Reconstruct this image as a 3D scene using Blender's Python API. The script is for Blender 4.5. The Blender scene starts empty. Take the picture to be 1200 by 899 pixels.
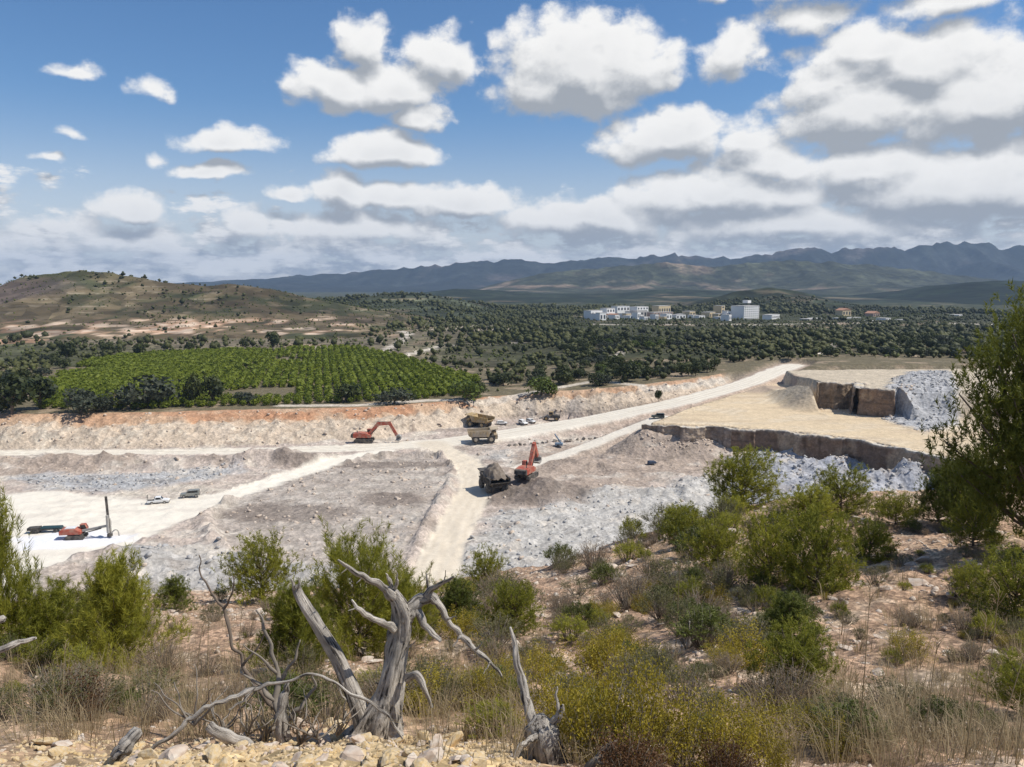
import bpy, bmesh, math, random
import numpy as np
from mathutils import Vector, Matrix, Euler

S = bpy.context.scene
COL = S.collection
rng = np.random.default_rng(7)
random.seed(7)
R = math.radians

# ------------------------------------------------------------------ camera
F = 900.0                                   # focal length in photo pixels (1200 wide)
PITCH = math.atan(114.5 / F)
CAMZ = 54.0
cam_data = bpy.data.cameras.new("camera")
cam = bpy.data.objects.new("camera", cam_data)
COL.objects.link(cam)
cam_data.sensor_width = 36.0
cam_data.lens = 36.0 * F / 1200.0
cam_data.clip_start = 0.05
cam_data.clip_end = 40000
cam.location = (0, 0, CAMZ)
cam.rotation_euler = (R(90) - PITCH, 0, 0)
S.camera = cam

# ------------------------------------------------------------------ light
SUN_AZ, SUN_EL = R(95), R(54)               # azimuth clockwise from +Y
sd = bpy.data.lights.new("sun", 'SUN')
sd.energy = 4.7
sd.angle = R(0.5)
sd.color = (1.0, 0.955, 0.88)
sun = bpy.data.objects.new("sun", sd)
COL.objects.link(sun)
to_sun = Vector((math.sin(SUN_AZ) * math.cos(SUN_EL), math.cos(SUN_AZ) * math.cos(SUN_EL), math.sin(SUN_EL)))
sun.rotation_euler = to_sun.to_track_quat('Z', 'Y').to_euler()
sun.location = (0, 0, 300)
S.view_settings.view_transform = 'Standard'
S.view_settings.look = 'None'
S.view_settings.gamma = 1
S.view_settings.exposure = 0.08
S.cycles.max_bounces = 6
S.cycles.diffuse_bounces = 3
S.cycles.transparent_max_bounces = 6
S.cycles.volume_bounces = 0
S.cycles.use_denoising = True
S.cycles.sample_clamp_indirect = 6

# ------------------------------------------------------------------ sky (world) with clouds
W = bpy.data.worlds.new("World")
S.world = W
W.use_nodes = True
SKY_STRENGTH = 0.10


def build_world():
    nt = W.node_tree
    N, L = nt.nodes, nt.links
    N.clear()

    def mathn(t, op, a, b=None, c=None, clamp=False):
        n = t.nodes.new("ShaderNodeMath"); n.operation = op; n.use_clamp = clamp
        for i, v in enumerate((a, b, c)):
            if v is None: continue
            if isinstance(v, (int, float)): n.inputs[i].default_value = v
            else: t.links.new(v, n.inputs[i])
        return n.outputs[0]

    def vmath(t, op, a, b=None, c=None):
        n = t.nodes.new("ShaderNodeVectorMath"); n.operation = op
        for i, v in enumerate((a, b, c)):
            if v is None: continue
            if isinstance(v, (tuple, list)): n.inputs[i].default_value = v
            else: t.links.new(v, n.inputs[i])
        return n.outputs['Value'] if op == 'LENGTH' else n.outputs[0]

    # field of cloudiness as a function of (azimuth, elevation) in degrees
    g = bpy.data.node_groups.new("cloud_field", "ShaderNodeTree")
    g.interface.new_socket("P", in_out='INPUT', socket_type='NodeSocketVector')
    g.interface.new_socket("F", in_out='OUTPUT', socket_type='NodeSocketFloat')
    gi = g.nodes.new("NodeGroupInput"); go = g.nodes.new("NodeGroupOutput")
    P = gi.outputs[0]
    # distort the lookup a little so that outlines are billowy
    nz0 = g.nodes.new("ShaderNodeTexNoise"); nz0.inputs['Scale'].default_value = 0.22; nz0.inputs['Detail'].default_value = 4
    g.links.new(P, nz0.inputs['Vector'])
    off = vmath(g, 'MULTIPLY_ADD', nz0.outputs['Color'], (4.2, 2.2, 0), (-2.1, -1.1, 0))
    Q = vmath(g, 'ADD', P, off)
    blobs = [  # px, py, rx, ry, gain
        (680, 100, 118, 76, 1.25), (640, 112, 80, 52, .9), (735, 92, 70, 45, .7),
        (405, 122, 72, 34, .85), (437, 72, 46, 36, .8), (522, 84, 46, 40, .85), (470, 118, 74, 42, 1.0), (497, 148, 44, 26, .9),
        (456, 187, 82, 32, 1.05), (412, 236, 40, 36, 1.0),
        (848, 92, 46, 36, .85), (778, 176, 92, 42, 1.1), (865, 182, 55, 32, .7),
        (985, 22, 130, 34, .95), (832, 18, 34, 24, .6), (1075, 62, 70, 24, .7),
        (1000, 100, 90, 34, .8), (1060, 118, 110, 48, .95), (1000, 158, 120, 48, 1.1), (1140, 160, 120, 66, 1.1), (1210, 150, 90, 60, .9),
        (278, 182, 66, 20, .85), (255, 214, 44, 13, .7), (190, 130, 30, 20, .6), (110, 126, 30, 11, .55), (98, 189, 26, 10, .55),
        (75, 216, 18, 8, .5), (205, 204, 16, 10, .5), (160, 258, 42, 28, .9), (296, 270, 38, 28, .8),
        (346, 232, 50, 13, .75), (470, 240, 70, 24, .8), (545, 246, 90, 30, .95), (840, 240, 170, 42, .95), (1010, 215, 100, 44, .95),
        (1110, 240, 190, 60, 1.0), (690, 262, 160, 36, .9), (420, 272, 160, 26, .7), (940, 272, 240, 34, .8), (120, 284, 200, 22, .42), (930, 60, 60, 30, .6), (960, 130, 70, 40, .8), (900, 205, 90, 36, .8),
    ]
    acc = None
    for (px, py, rx, ry, gain) in blobs:
        a = math.degrees(math.atan((px - 600) / F)); e = math.degrees(math.atan((335 - py) / F))
        sx = 1 / math.degrees(rx * .93 / F); sy = 1 / math.degrees(ry * .96 / F)
        d = vmath(g, 'MULTIPLY_ADD', Q, (sx, sy, 0), (-a * sx, -e * sy, 0))
        dm = vmath(g, 'MULTIPLY', d, (-1, -1.55, 0))
        d = vmath(g, 'MAXIMUM', d, dm)
        ln = vmath(g, 'LENGTH', d)
        f = mathn(g, 'MULTIPLY_ADD', ln, -gain * 1.35, gain * 1.42)
        acc = f if acc is None else mathn(g, 'SMOOTH_MAX', acc, f, 0.12)
    # long bank of low clouds round the whole horizon
    sp = g.nodes.new("ShaderNodeSeparateXYZ"); g.links.new(Q, sp.inputs[0])
    strv = vmath(g, 'MULTIPLY', P, (0.20, 0.62, 0))
    nz1 = g.nodes.new("ShaderNodeTexNoise"); nz1.inputs['Scale'].default_value = 1.0; nz1.inputs['Detail'].default_value = 5; nz1.inputs['Roughness'].default_value = .62
    g.links.new(strv, nz1.inputs['Vector'])
    up = mathn(g, 'ABSOLUTE', mathn(g, 'SUBTRACT', sp.outputs[1], 1.8))
    band = mathn(g, 'MULTIPLY_ADD', up, -0.17, 0.60)
    band = mathn(g, 'ADD', band, mathn(g, 'MULTIPLY_ADD', nz1.outputs['Fac'], 3.3, -1.62))
    acc = mathn(g, 'SMOOTH_MAX', acc, band, 0.15)
    # scattered cumulus for the directions outside the frame
    wide = vmath(g, 'MULTIPLY', P, (0.045, 0.10, 0))
    nz2 = g.nodes.new("ShaderNodeTexNoise"); nz2.inputs['Scale'].default_value = 1.0; nz2.inputs['Detail'].default_value = 2
    g.links.new(wide, nz2.inputs['Vector'])
    sp2 = g.nodes.new("ShaderNodeSeparateXYZ"); g.links.new(P, sp2.inputs[0])
    outx = mathn(g, 'MULTIPLY_ADD', mathn(g, 'ABSOLUTE', sp2.outputs[0]), 0.12, -4.6, clamp=True)
    outy = mathn(g, 'MULTIPLY_ADD', sp2.outputs[1], 0.12, -3.0, clamp=True)
    out = mathn(g, 'MAXIMUM', outx, outy)
    bg = mathn(g, 'MULTIPLY_ADD', nz2.outputs['Fac'], 5.0, -2.75)
    bg = mathn(g, 'SUBTRACT', mathn(g, 'MULTIPLY', mathn(g, 'ADD', bg, 2.0), out), 2.0)
    acc = mathn(g, 'MAXIMUM', acc, bg)
    g.links.new(acc, go.inputs[0])

    # billows and wisps
    h = bpy.data.node_groups.new("cloud_billows", "ShaderNodeTree")
    h.interface.new_socket("P", in_out='INPUT', socket_type='NodeSocketVector')
    h.interface.new_socket("F", in_out='OUTPUT', socket_type='NodeSocketFloat')
    hi = h.nodes.new("NodeGroupInput"); ho = h.nodes.new("NodeGroupOutput")
    nz = h.nodes.new("ShaderNodeTexNoise"); nz.inputs['Scale'].default_value = 0.42
    nz.inputs['Detail'].default_value = 8; nz.inputs['Roughness'].default_value = .66
    hp = vmath(h, 'MULTIPLY', hi.outputs[0], (1, 1.3, 0))
    h.links.new(hp, nz.inputs['Vector'])
    vo = h.nodes.new("ShaderNodeTexVoronoi"); vo.feature = 'SMOOTH_F1'; vo.inputs['Scale'].default_value = 0.62; vo.inputs['Smoothness'].default_value = .5
    wv = vmath(h, 'MULTIPLY_ADD', nz.outputs['Color'], (1.2, 1.2, 0), hp)
    h.links.new(wv, vo.inputs['Vector'])
    f = mathn(h, 'MULTIPLY_ADD', nz.outputs['Fac'], 1.25, -0.60)
    f = mathn(h, 'ADD', f, mathn(h, 'MULTIPLY_ADD', vo.outputs['Distance'], -0.55, 0.26))
    h.links.new(f, ho.inputs[0])

    tc = N.new("ShaderNodeTexCoord")
    nrm = vmath(nt, 'NORMALIZE', tc.outputs['Generated'])
    s3 = N.new("ShaderNodeSeparateXYZ"); L.new(nrm, s3.inputs[0])
    az = mathn(nt, 'MULTIPLY', mathn(nt, 'ARCTAN2', s3.outputs[0], s3.outputs[1]), 57.29578)
    el = mathn(nt, 'MULTIPLY', mathn(nt, 'ARCSINE', s3.outputs[2]), 57.29578)
    cb = N.new("ShaderNodeCombineXYZ"); L.new(az, cb.inputs[0]); L.new(el, cb.inputs[1])
    def ev(grp, off):
        n_ = N.new("ShaderNodeGroup"); n_.node_tree = grp
        L.new(vmath(nt, 'ADD', cb.outputs[0], off), n_.inputs[0]); return n_.outputs[0]
    B0 = ev(g, (0, 0, 0)); B1 = ev(g, (0.35, 1.3, 0)); N0 = ev(h, (0, 0, 0)); N1 = ev(h, (0.25, 0.55, 0))
    F0 = mathn(nt, 'ADD', B0, N0)

    def ramp(v, a, b):
        n = N.new("ShaderNodeMapRange"); n.interpolation_type = 'SMOOTHSTEP'
        n.inputs['From Min'].default_value = a; n.inputs['From Max'].default_value = b
        L.new(v, n.inputs['Value']); return n.outputs[0]
    dens = ramp(F0, 0.0, 0.52)
    dens = mathn(nt, 'MULTIPLY', dens, ramp(el, -3.0, -0.5))          # clouds end at the horizon
    relief = mathn(nt, 'ADD', mathn(nt, 'MULTIPLY', mathn(nt, 'SUBTRACT', B0, B1), 1.5), mathn(nt, 'MULTIPLY', mathn(nt, 'SUBTRACT', N0, N1), 0.95))
    lit = ramp(relief, -0.72, 0.62)
    thick = ramp(F0, 0.5, 1.7)
    lit = mathn(nt, 'MULTIPLY_ADD', thick, -0.18, lit, clamp=True)
    lowdim = mathn(nt, 'MULTIPLY_ADD', ramp(el, 0.0, 8.0), 0.08, 0.92)
    cm = N.new("ShaderNodeMix"); cm.data_type = 'RGBA'
    L.new(lit, cm.inputs['Factor'])
    k = 1 / SKY_STRENGTH
    cm.inputs['A'].default_value = (0.36 * k, 0.385 * k, 0.42 * k, 1)
    cm.inputs['B'].default_value = (0.93 * k, 0.92 * k, 0.90 * k, 1)
    sc = N.new("ShaderNodeVectorMath"); sc.operation = 'SCALE'
    L.new(cm.outputs['Result'], sc.inputs[0]); L.new(lowdim, sc.inputs['Scale'])
    sky = N.new("ShaderNodeTexSky"); sky.sky_type = 'NISHITA'; sky.sun_disc = False
    sky.sun_elevation = SUN_EL; sky.sun_rotation = SUN_AZ
    sky.air_density = 1.0; sky.dust_density = 0.2; sky.ozone_density = 3.5; sky.altitude = 200
    hs = N.new("ShaderNodeHueSaturation"); hs.inputs['Saturation'].default_value = 1.28; hs.inputs['Value'].default_value = 1.0
    L.new(sky.outputs[0], hs.inputs['Color'])
    L.new(mathn(nt, 'MULTIPLY_ADD', ramp(el, 0.0, 13.0), 0.84, 0.35), hs.inputs['Saturation'])
    mx = N.new("ShaderNodeMix"); mx.data_type = 'RGBA'
    L.new(dens, mx.inputs['Factor']); tn = vmath(nt, 'MULTIPLY', hs.outputs[0], (1.07, 1.05, 1.08)); L.new(tn, mx.inputs['A']); L.new(sc.outputs[0], mx.inputs['B'])
    bgd = N.new("ShaderNodeBackground"); bgd.inputs['Strength'].default_value = SKY_STRENGTH
    L.new(mx.outputs['Result'], bgd.inputs['Color'])
    o = N.new("ShaderNodeOutputWorld"); L.new(bgd.outputs[0], o.inputs['Surface'])


build_world()

# ------------------------------------------------------------------ numpy helpers
def _hash(ix, iy, seed):
    h = (ix.astype(np.int64) * 374761393 + iy.astype(np.int64) * 668265263 + seed * 974634777) & 0xFFFFFFFF
    h = ((h ^ (h >> 13)) * 1274126177) & 0xFFFFFFFF
    h = h ^ (h >> 16)
    return (h & 0xFFFFFF) / float(0xFFFFFF)


def vnoise(x, y, seed=0):
    x = np.asarray(x, float); y = np.asarray(y, float)
    ix = np.floor(x); iy = np.floor(y)
    fx = x - ix; fy = y - iy
    fx = fx * fx * (3 - 2 * fx); fy = fy * fy * (3 - 2 * fy)
    a = _hash(ix, iy, seed); b = _hash(ix + 1, iy, seed); c = _hash(ix, iy + 1, seed); d = _hash(ix + 1, iy + 1, seed)
    return (a + (b - a) * fx) * (1 - fy) + (c + (d - c) * fx) * fy


def fbm(x, y, octv=4, seed=0, rough=.5):
    s = 0; a = 1.0; t = 0
    for i in range(octv):
        s = s + a * (vnoise(x * 2 ** i + 17.3 * i, y * 2 ** i - 9.1 * i, seed + i) - .5); t += a; a *= rough
    return s / t * 2


def ridged(x, y, octv=4, seed=0):
    s = 0; a = 1.0; t = 0
    for i in range(octv):
        s = s + a * (1 - np.abs(2 * vnoise(x * 2 ** i + 5.3 * i, y * 2 ** i, seed + i) - 1)); t += a; a *= .5
    return s / t


def sstep(x, a, b):
    t = np.clip((np.asarray(x, float) - a) / (b - a), 0, 1)
    return t * t * (3 - 2 * t)


def ray(px, py):
    xv = (px - 600.0) / F; yv = (449.5 - py) / F
    c, s = math.cos(PITCH), math.sin(PITCH)
    return np.array([xv, c + yv * s, -s + yv * c])


def G(px, py, z=0.0):
    d = ray(px, py); t = (z - CAMZ) / d[2]
    return (d[0] * t, d[1] * t)


def P3(px, py, Y):
    d = ray(px, py); t = Y / d[1]
    return np.array([d[0] * t, Y, CAMZ + d[2] * t])


def project(x, y, z):
    c, s = math.cos(PITCH), math.sin(PITCH)
    dz = z - CAMZ
    f = y * c - dz * s; u = y * s + dz * c
    return 600 + F * x / f, 449.5 - F * u / f


def seg_dist(x, y, pts):
    """distance to polyline and parameter-interpolated index"""
    best = np.full(np.shape(x), 1e9); par = np.zeros(np.shape(x))
    for i in range(len(pts) - 1):
        ax, ay = pts[i][:2]; bx, by = pts[i + 1][:2]
        dx, dy = bx - ax, by - ay
        t = np.clip(((x - ax) * dx + (y - ay) * dy) / (dx * dx + dy * dy + 1e-9), 0, 1)
        d = np.hypot(x - ax - t * dx, y - ay - t * dy)
        m = d < best
        best = np.where(m, d, best); par = np.where(m, i + t, par)
    return best, par


def poly_sd(x, y, pts):
    """signed distance, positive inside"""
    d, _ = seg_dist(x, y, list(pts) + [pts[0]])
    ins = np.zeros(np.shape(x), bool)
    n = len(pts)
    for i in range(n):
        ax, ay = pts[i][:2]; bx, by = pts[(i + 1) % n][:2]
        c = ((ay > y) != (by > y)) & (x < (bx - ax) * (y - ay) / (by - ay + 1e-12) + ax)
        ins ^= c
    return np.where(ins, d, -d)


# ------------------------------------------------------------------ mesh / object helpers
def mk(name, V, Fc, mat, parent=None, smooth=False, tint=None, col=None, link=True, grain=None):
    """one mesh object from arrays; Fc is a list of (M,k) arrays or one array; mat may be a list with a per-face index list"""
    V = np.asarray(V, np.float32)
    groups = Fc if isinstance(Fc, list) and len(Fc) and isinstance(Fc[0], np.ndarray) else [np.asarray(Fc)]
    me = bpy.data.meshes.new(name)
    nl = sum(g.size for g in groups); nf = sum(len(g) for g in groups)
    me.vertices.add(len(V)); me.vertices.foreach_set("co", V.ravel())
    me.loops.add(nl); me.polygons.add(nf)
    me.loops.foreach_set("vertex_index", np.concatenate([g.ravel() for g in groups]).astype(np.int32))
    tot = np.concatenate([np.full(len(g), g.shape[1]) for g in groups])
    st = np.concatenate([[0], np.cumsum(tot)[:-1]])
    me.polygons.foreach_set("loop_start", st.astype(np.int32))
    try: me.polygons.foreach_set("loop_total", tot.astype(np.int32))
    except Exception: pass
    if smooth: me.polygons.foreach_set("use_smooth", np.ones(nf, bool))
    me.update(calc_edges=True)
    if tint is not None:
        a = me.attributes.new("tint", 'FLOAT', 'POINT'); a.data.foreach_set("value", np.asarray(tint, np.float32))
    if col is not None:
        c4 = np.ones((len(V), 4), np.float32); c4[:, :np.shape(col)[1]] = col
        a = me.color_attributes.new("zone", 'FLOAT_COLOR', 'POINT'); a.data.foreach_set("color", c4.ravel())
    if grain is not None:
        a = me.attributes.new("grain", 'FLOAT_VECTOR', 'POINT'); a.data.foreach_set("vector", np.asarray(grain, np.float32).ravel())
    if mat: me.materials.append(mat)
    o = bpy.data.objects.new(name, me)
    if link: COL.objects.link(o)
    if parent: o.parent = parent
    return o


def tag(o, label=None, cat=None, group=None, kind=None):
    if label: o["label"] = label
    if cat: o["category"] = cat
    if group: o["group"] = group
    if kind: o["kind"] = kind
    return o


def thing(name, label, cat, loc=(0, 0, 0), rz=0.0, group=None, scale=1.0):
    o = bpy.data.objects.new(name, None); COL.objects.link(o)
    o.empty_display_size = .3
    o.location = loc; o.rotation_euler = (0, 0, rz); o.scale = (scale,) * 3
    return tag(o, label, cat, group)


def copy_tree(src, parent=None):
    c = src.copy(); COL.objects.link(c)
    if parent: c.parent = parent
    for ch in list(src.children):
        copy_tree(ch, c)
    return c


def grid_faces(nr, nc):
    i = np.arange(nr * nc).reshape(nr, nc)
    return np.stack([i[:-1, :-1], i[:-1, 1:], i[1:, 1:], i[1:, :-1]], -1).reshape(-1, 4)


class MB:
    def __init__(s): s.v = []; s.f3 = []; s.f4 = []; s.n = 0; s.poly = []
    def add(s, v, faces):
        v = [tuple(p) for p in v]
        for f in faces: s.poly.append([i + s.n for i in f])
        s.v += v; s.n += len(v)
        return s
    def box(s, c, d, rot=None, taper=(1, 1)):
        cx, cy, cz = c; dx, dy, dz = (q / 2 for q in d)
        pts = []
        for z, t in ((-dz, (1, 1)), (dz, taper)):
            for x, y in ((-dx, -dy), (dx, -dy), (dx, dy), (-dx, dy)):
                p = Vector((x * t[0], y * t[1], z))
                if rot is not None: p = Euler(rot).to_matrix() @ p
                pts.append((p.x + cx, p.y + cy, p.z + cz))
        return s.add(pts, [(3, 2, 1, 0), (4, 5, 6, 7), (0, 1, 5, 4), (1, 2, 6, 5), (2, 3, 7, 6), (3, 0, 4, 7)])
    def prism(s, prof, y0, y1):
        n = len(prof)
        ar = sum(prof[i][0] * prof[(i + 1) % n][1] - prof[(i + 1) % n][0] * prof[i][1] for i in range(n))
        if ar < 0: prof = prof[::-1]
        v = [(x, y0, z) for x, z in prof] + [(x, y1, z) for x, z in prof]
        f = [tuple(range(n)), tuple(range(2 * n - 1, n - 1, -1))]
        f += [((i + 1) % n, i, n + i, n + (i + 1) % n) for i in range(n)]
        return s.add(v, f)
    def cyl(s, c, r, h, axis='y', n=14, r2=None):
        r2 = r if r2 is None else r2
        v = []
        for t, rr in ((-h / 2, r), (h / 2, r2)):
            for i in range(n):
                a = 2 * math.pi * i / n; p, q = rr * math.cos(a), rr * math.sin(a)
                v.append({'y': (c[0] + p, c[1] + t, c[2] - q), 'z': (c[0] + p, c[1] + q, c[2] + t), 'x': (c[0] + t, c[1] + p, c[2] + q)}[axis])
        f = [tuple(range(n))[::-1], tuple(range(n, 2 * n))] + [(i, (i + 1) % n, n + (i + 1) % n, n + i) for i in range(n)]
        return s.add(v, f)
    def bar(s, a, b, w, h=None):
        h = h or w; a = Vector(a); b = Vector(b); d = (b - a)
        q = d.to_track_quat('Z', 'Y'); L_ = d.length
        pts = []
        for z in (0, L_):
            for x, y in ((-w / 2, -h / 2), (w / 2, -h / 2), (w / 2, h / 2), (-w / 2, h / 2)):
                pts.append(tuple(a + q @ Vector((x, y, z))))
        return s.add(pts, [(3, 2, 1, 0), (4, 5, 6, 7), (0, 1, 5, 4), (1, 2, 6, 5), (2, 3, 7, 6), (3, 0, 4, 7)])
    def build(s, name, mat, parent=None, smooth=False, bevel=0):
        me = bpy.data.meshes.new(name); me.from_pydata(s.v, [], s.poly); me.update()
        if smooth:
            for p in me.polygons: p.use_smooth = True
        me.materials.append(mat)
        o = bpy.data.objects.new(name, me); COL.objects.link(o)
        if parent: o.parent = parent
        if bevel:
            m = o.modifiers.new("bevel", 'BEVEL'); m.width = bevel; m.segments = 2; m.limit_method = 'ANGLE'
        return o


def tube(pts, rad, sides=12, sub=6, rough=0.0, seed=0, closed_tip=True):
    """swept tube through points (Catmull-Rom) -> V, F(quads)"""
    pts = np.asarray(pts, float); rad = np.asarray(rad, float)
    n = len(pts)
    ext = np.vstack([2 * pts[0] - pts[1], pts, 2 * pts[-1] - pts[-2]])
    C = []; Rr = []
    for i in range(n - 1):
        p0, p1, p2, p3 = ext[i:i + 4]
        for k in range(sub):
            t = k / sub
            C.append(.5 * ((2 * p1) + (-p0 + p2) * t + (2 * p0 - 5 * p1 + 4 * p2 - p3) * t ** 2 + (-p0 + 3 * p1 - 3 * p2 + p3) * t ** 3))
            Rr.append(rad[i] * (1 - t) + rad[i + 1] * t)
    C.append(pts[-1]); Rr.append(rad[-1])
    C = np.array(C); Rr = np.array(Rr); m = len(C)
    T = np.gradient(C, axis=0); T /= np.linalg.norm(T, axis=1)[:, None] + 1e-9
    ref = np.array([0.3, 1, 0.2]); ref /= np.linalg.norm(ref)
    A = np.cross(T, ref); A /= np.linalg.norm(A, axis=1)[:, None] + 1e-9
    B = np.cross(T, A)
    th = np.arange(sides) * 2 * math.pi / sides
    s_ = np.arange(m)[:, None]
    rr = Rr[:, None] * np.ones((1, sides))
    if rough:
        rr = rr * (1 + rough * (fbm(np.cos(th)[None] * 2.2 + 10 + 0 * s_, np.sin(th)[None] * 2.2 + s_ * 0.12 + seed, 3, seed)))
        rr = rr * (1 + rough * .8 * fbm(th[None] * 2.5 + 0 * s_, s_ * .05 + seed * 3, 2, seed + 9))
    V = C[:, None] + rr[..., None] * (np.cos(th)[None, :, None] * A[:, None] + np.sin(th)[None, :, None] * B[:, None])
    V = V.reshape(-1, 3)
    i = np.arange(m * sides).reshape(m, sides)
    Fq = np.stack([i[:-1], np.roll(i[:-1], -1, 1), np.roll(i[1:], -1, 1), i[1:]], -1).reshape(-1, 4)
    tip = len(V)
    V = np.vstack([V, C[-1] + T[-1] * Rr[-1] * .35, C[0] - T[0] * Rr[0] * .35])
    e = i[-1]; b = i[0]
    T1 = np.stack([e, np.roll(e, -1), np.full(sides, tip)], -1)
    T2 = np.stack([np.roll(b, -1), b, np.full(sides, tip + 1)], -1)
    return V, [Fq, np.vstack([T1, T2])]


def join_vf(items):
    V = []; Q = []; T = []; n = 0
    for v, fs in items:
        V.append(v)
        for f in (fs if isinstance(fs, list) else [fs]):
            (Q if f.shape[1] == 4 else T).append(f + n)
        n += len(v)
    out = []
    if Q: out.append(np.vstack(Q))
    if T: out.append(np.vstack(T))
    return np.vstack(V), out


# ------------------------------------------------------------------ materials
def newmat(name):
    m = bpy.data.materials.new(name); m.use_nodes = True
    nt = m.node_tree; nt.nodes.clear()
    o = nt.nodes.new("ShaderNodeOutputMaterial")
    return m, nt, o


def simple(name, c, rough=.6, metal=0.0, var=.12, scale=3.0, dirt=None, dirt_amt=.35):
    m, nt, o = newmat(name); N, L = nt.nodes, nt.links
    b = N.new("ShaderNodeBsdfPrincipled"); L.new(b.outputs[0], o.inputs[0])
    tc = N.new("ShaderNodeTexCoord")
    nz = N.new("ShaderNodeTexNoise"); nz.inputs['Scale'].default_value = scale; nz.inputs['Detail'].default_value = 5
    L.new(tc.outputs['Object'], nz.inputs['Vector'])
    mx = N.new("ShaderNodeMix"); mx.data_type = 'RGBA'
    mx.inputs['A'].default_value = tuple(q * (1 - var) for q in c) + (1,)
    mx.inputs['B'].default_value = tuple(min(1, q * (1 + var)) for q in c) + (1,)
    L.new(nz.outputs['Fac'], mx.inputs['Factor'])
    out = mx.outputs['Result']
    if dirt:
        nd = N.new("ShaderNodeTexNoise"); nd.inputs['Scale'].default_value = scale * .6; nd.inputs['Detail'].default_value = 6
        L.new(tc.outputs['Object'], nd.inputs['Vector'])
        mr = N.new("ShaderNodeMapRange"); mr.inputs['From Min'].default_value = .38; mr.inputs['From Max'].default_value = .68
        mr.inputs['To Max'].default_value = dirt_amt * 2
        L.new(nd.outputs['Fac'], mr.inputs['Value'])
        m2 = N.new("ShaderNodeMix"); m2.data_type = 'RGBA'
        L.new(mr.outputs[0], m2.inputs['Factor']); L.new(out, m2.inputs['A']); m2.inputs['B'].default_value = dirt + (1,)
        out = m2.outputs['Result']
    L.new(out, b.inputs['Base Color'])
    b.inputs['Roughness'].default_value = rough; b.inputs['Metallic'].default_value = metal
    return m


def leafmat(name, c1, c2, transl=.3, rough=.6):
    """foliage: colour varies by tuft (tint attribute) and by plant"""
    m, nt, o = newmat(name); N, L = nt.nodes, nt.links
    at = N.new("ShaderNodeAttribute"); at.attribute_name = "tint"
    oi = N.new("ShaderNodeObjectInfo")
    ad = N.new("ShaderNodeMath"); ad.operation = 'MULTIPLY_ADD'; ad.inputs[1].default_value = .45
    L.new(oi.outputs['Random'], ad.inputs[0])
    sc = N.new("ShaderNodeMath"); sc.operation = 'MULTIPLY_ADD'; sc.inputs[1].default_value = .75; sc.inputs[2].default_value = -.1
    L.new(at.outputs['Fac'], sc.inputs[0]); L.new(sc.outputs[0], ad.inputs[2])
    mx = N.new("ShaderNodeMix"); mx.data_type = 'RGBA'; mx.clamp_factor = True
    mx.inputs['A'].default_value = c1 + (1,); mx.inputs['B'].default_value = c2 + (1,)
    L.new(ad.outputs[0], mx.inputs['Factor'])
    b = N.new("ShaderNodeBsdfPrincipled"); b.inputs['Roughness'].default_value = rough
    b.inputs['Specular IOR Level'].default_value = .25
    L.new(mx.outputs['Result'], b.inputs['Base Color'])
    t = N.new("ShaderNodeBsdfTranslucent"); L.new(mx.outputs['Result'], t.inputs['Color'])
    ms = N.new("ShaderNodeMixShader"); ms.inputs[0].default_value = transl
    L.new(b.outputs[0], ms.inputs[1]); L.new(t.outputs[0], ms.inputs[2]); L.new(ms.outputs[0], o.inputs[0])
    return m


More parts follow.
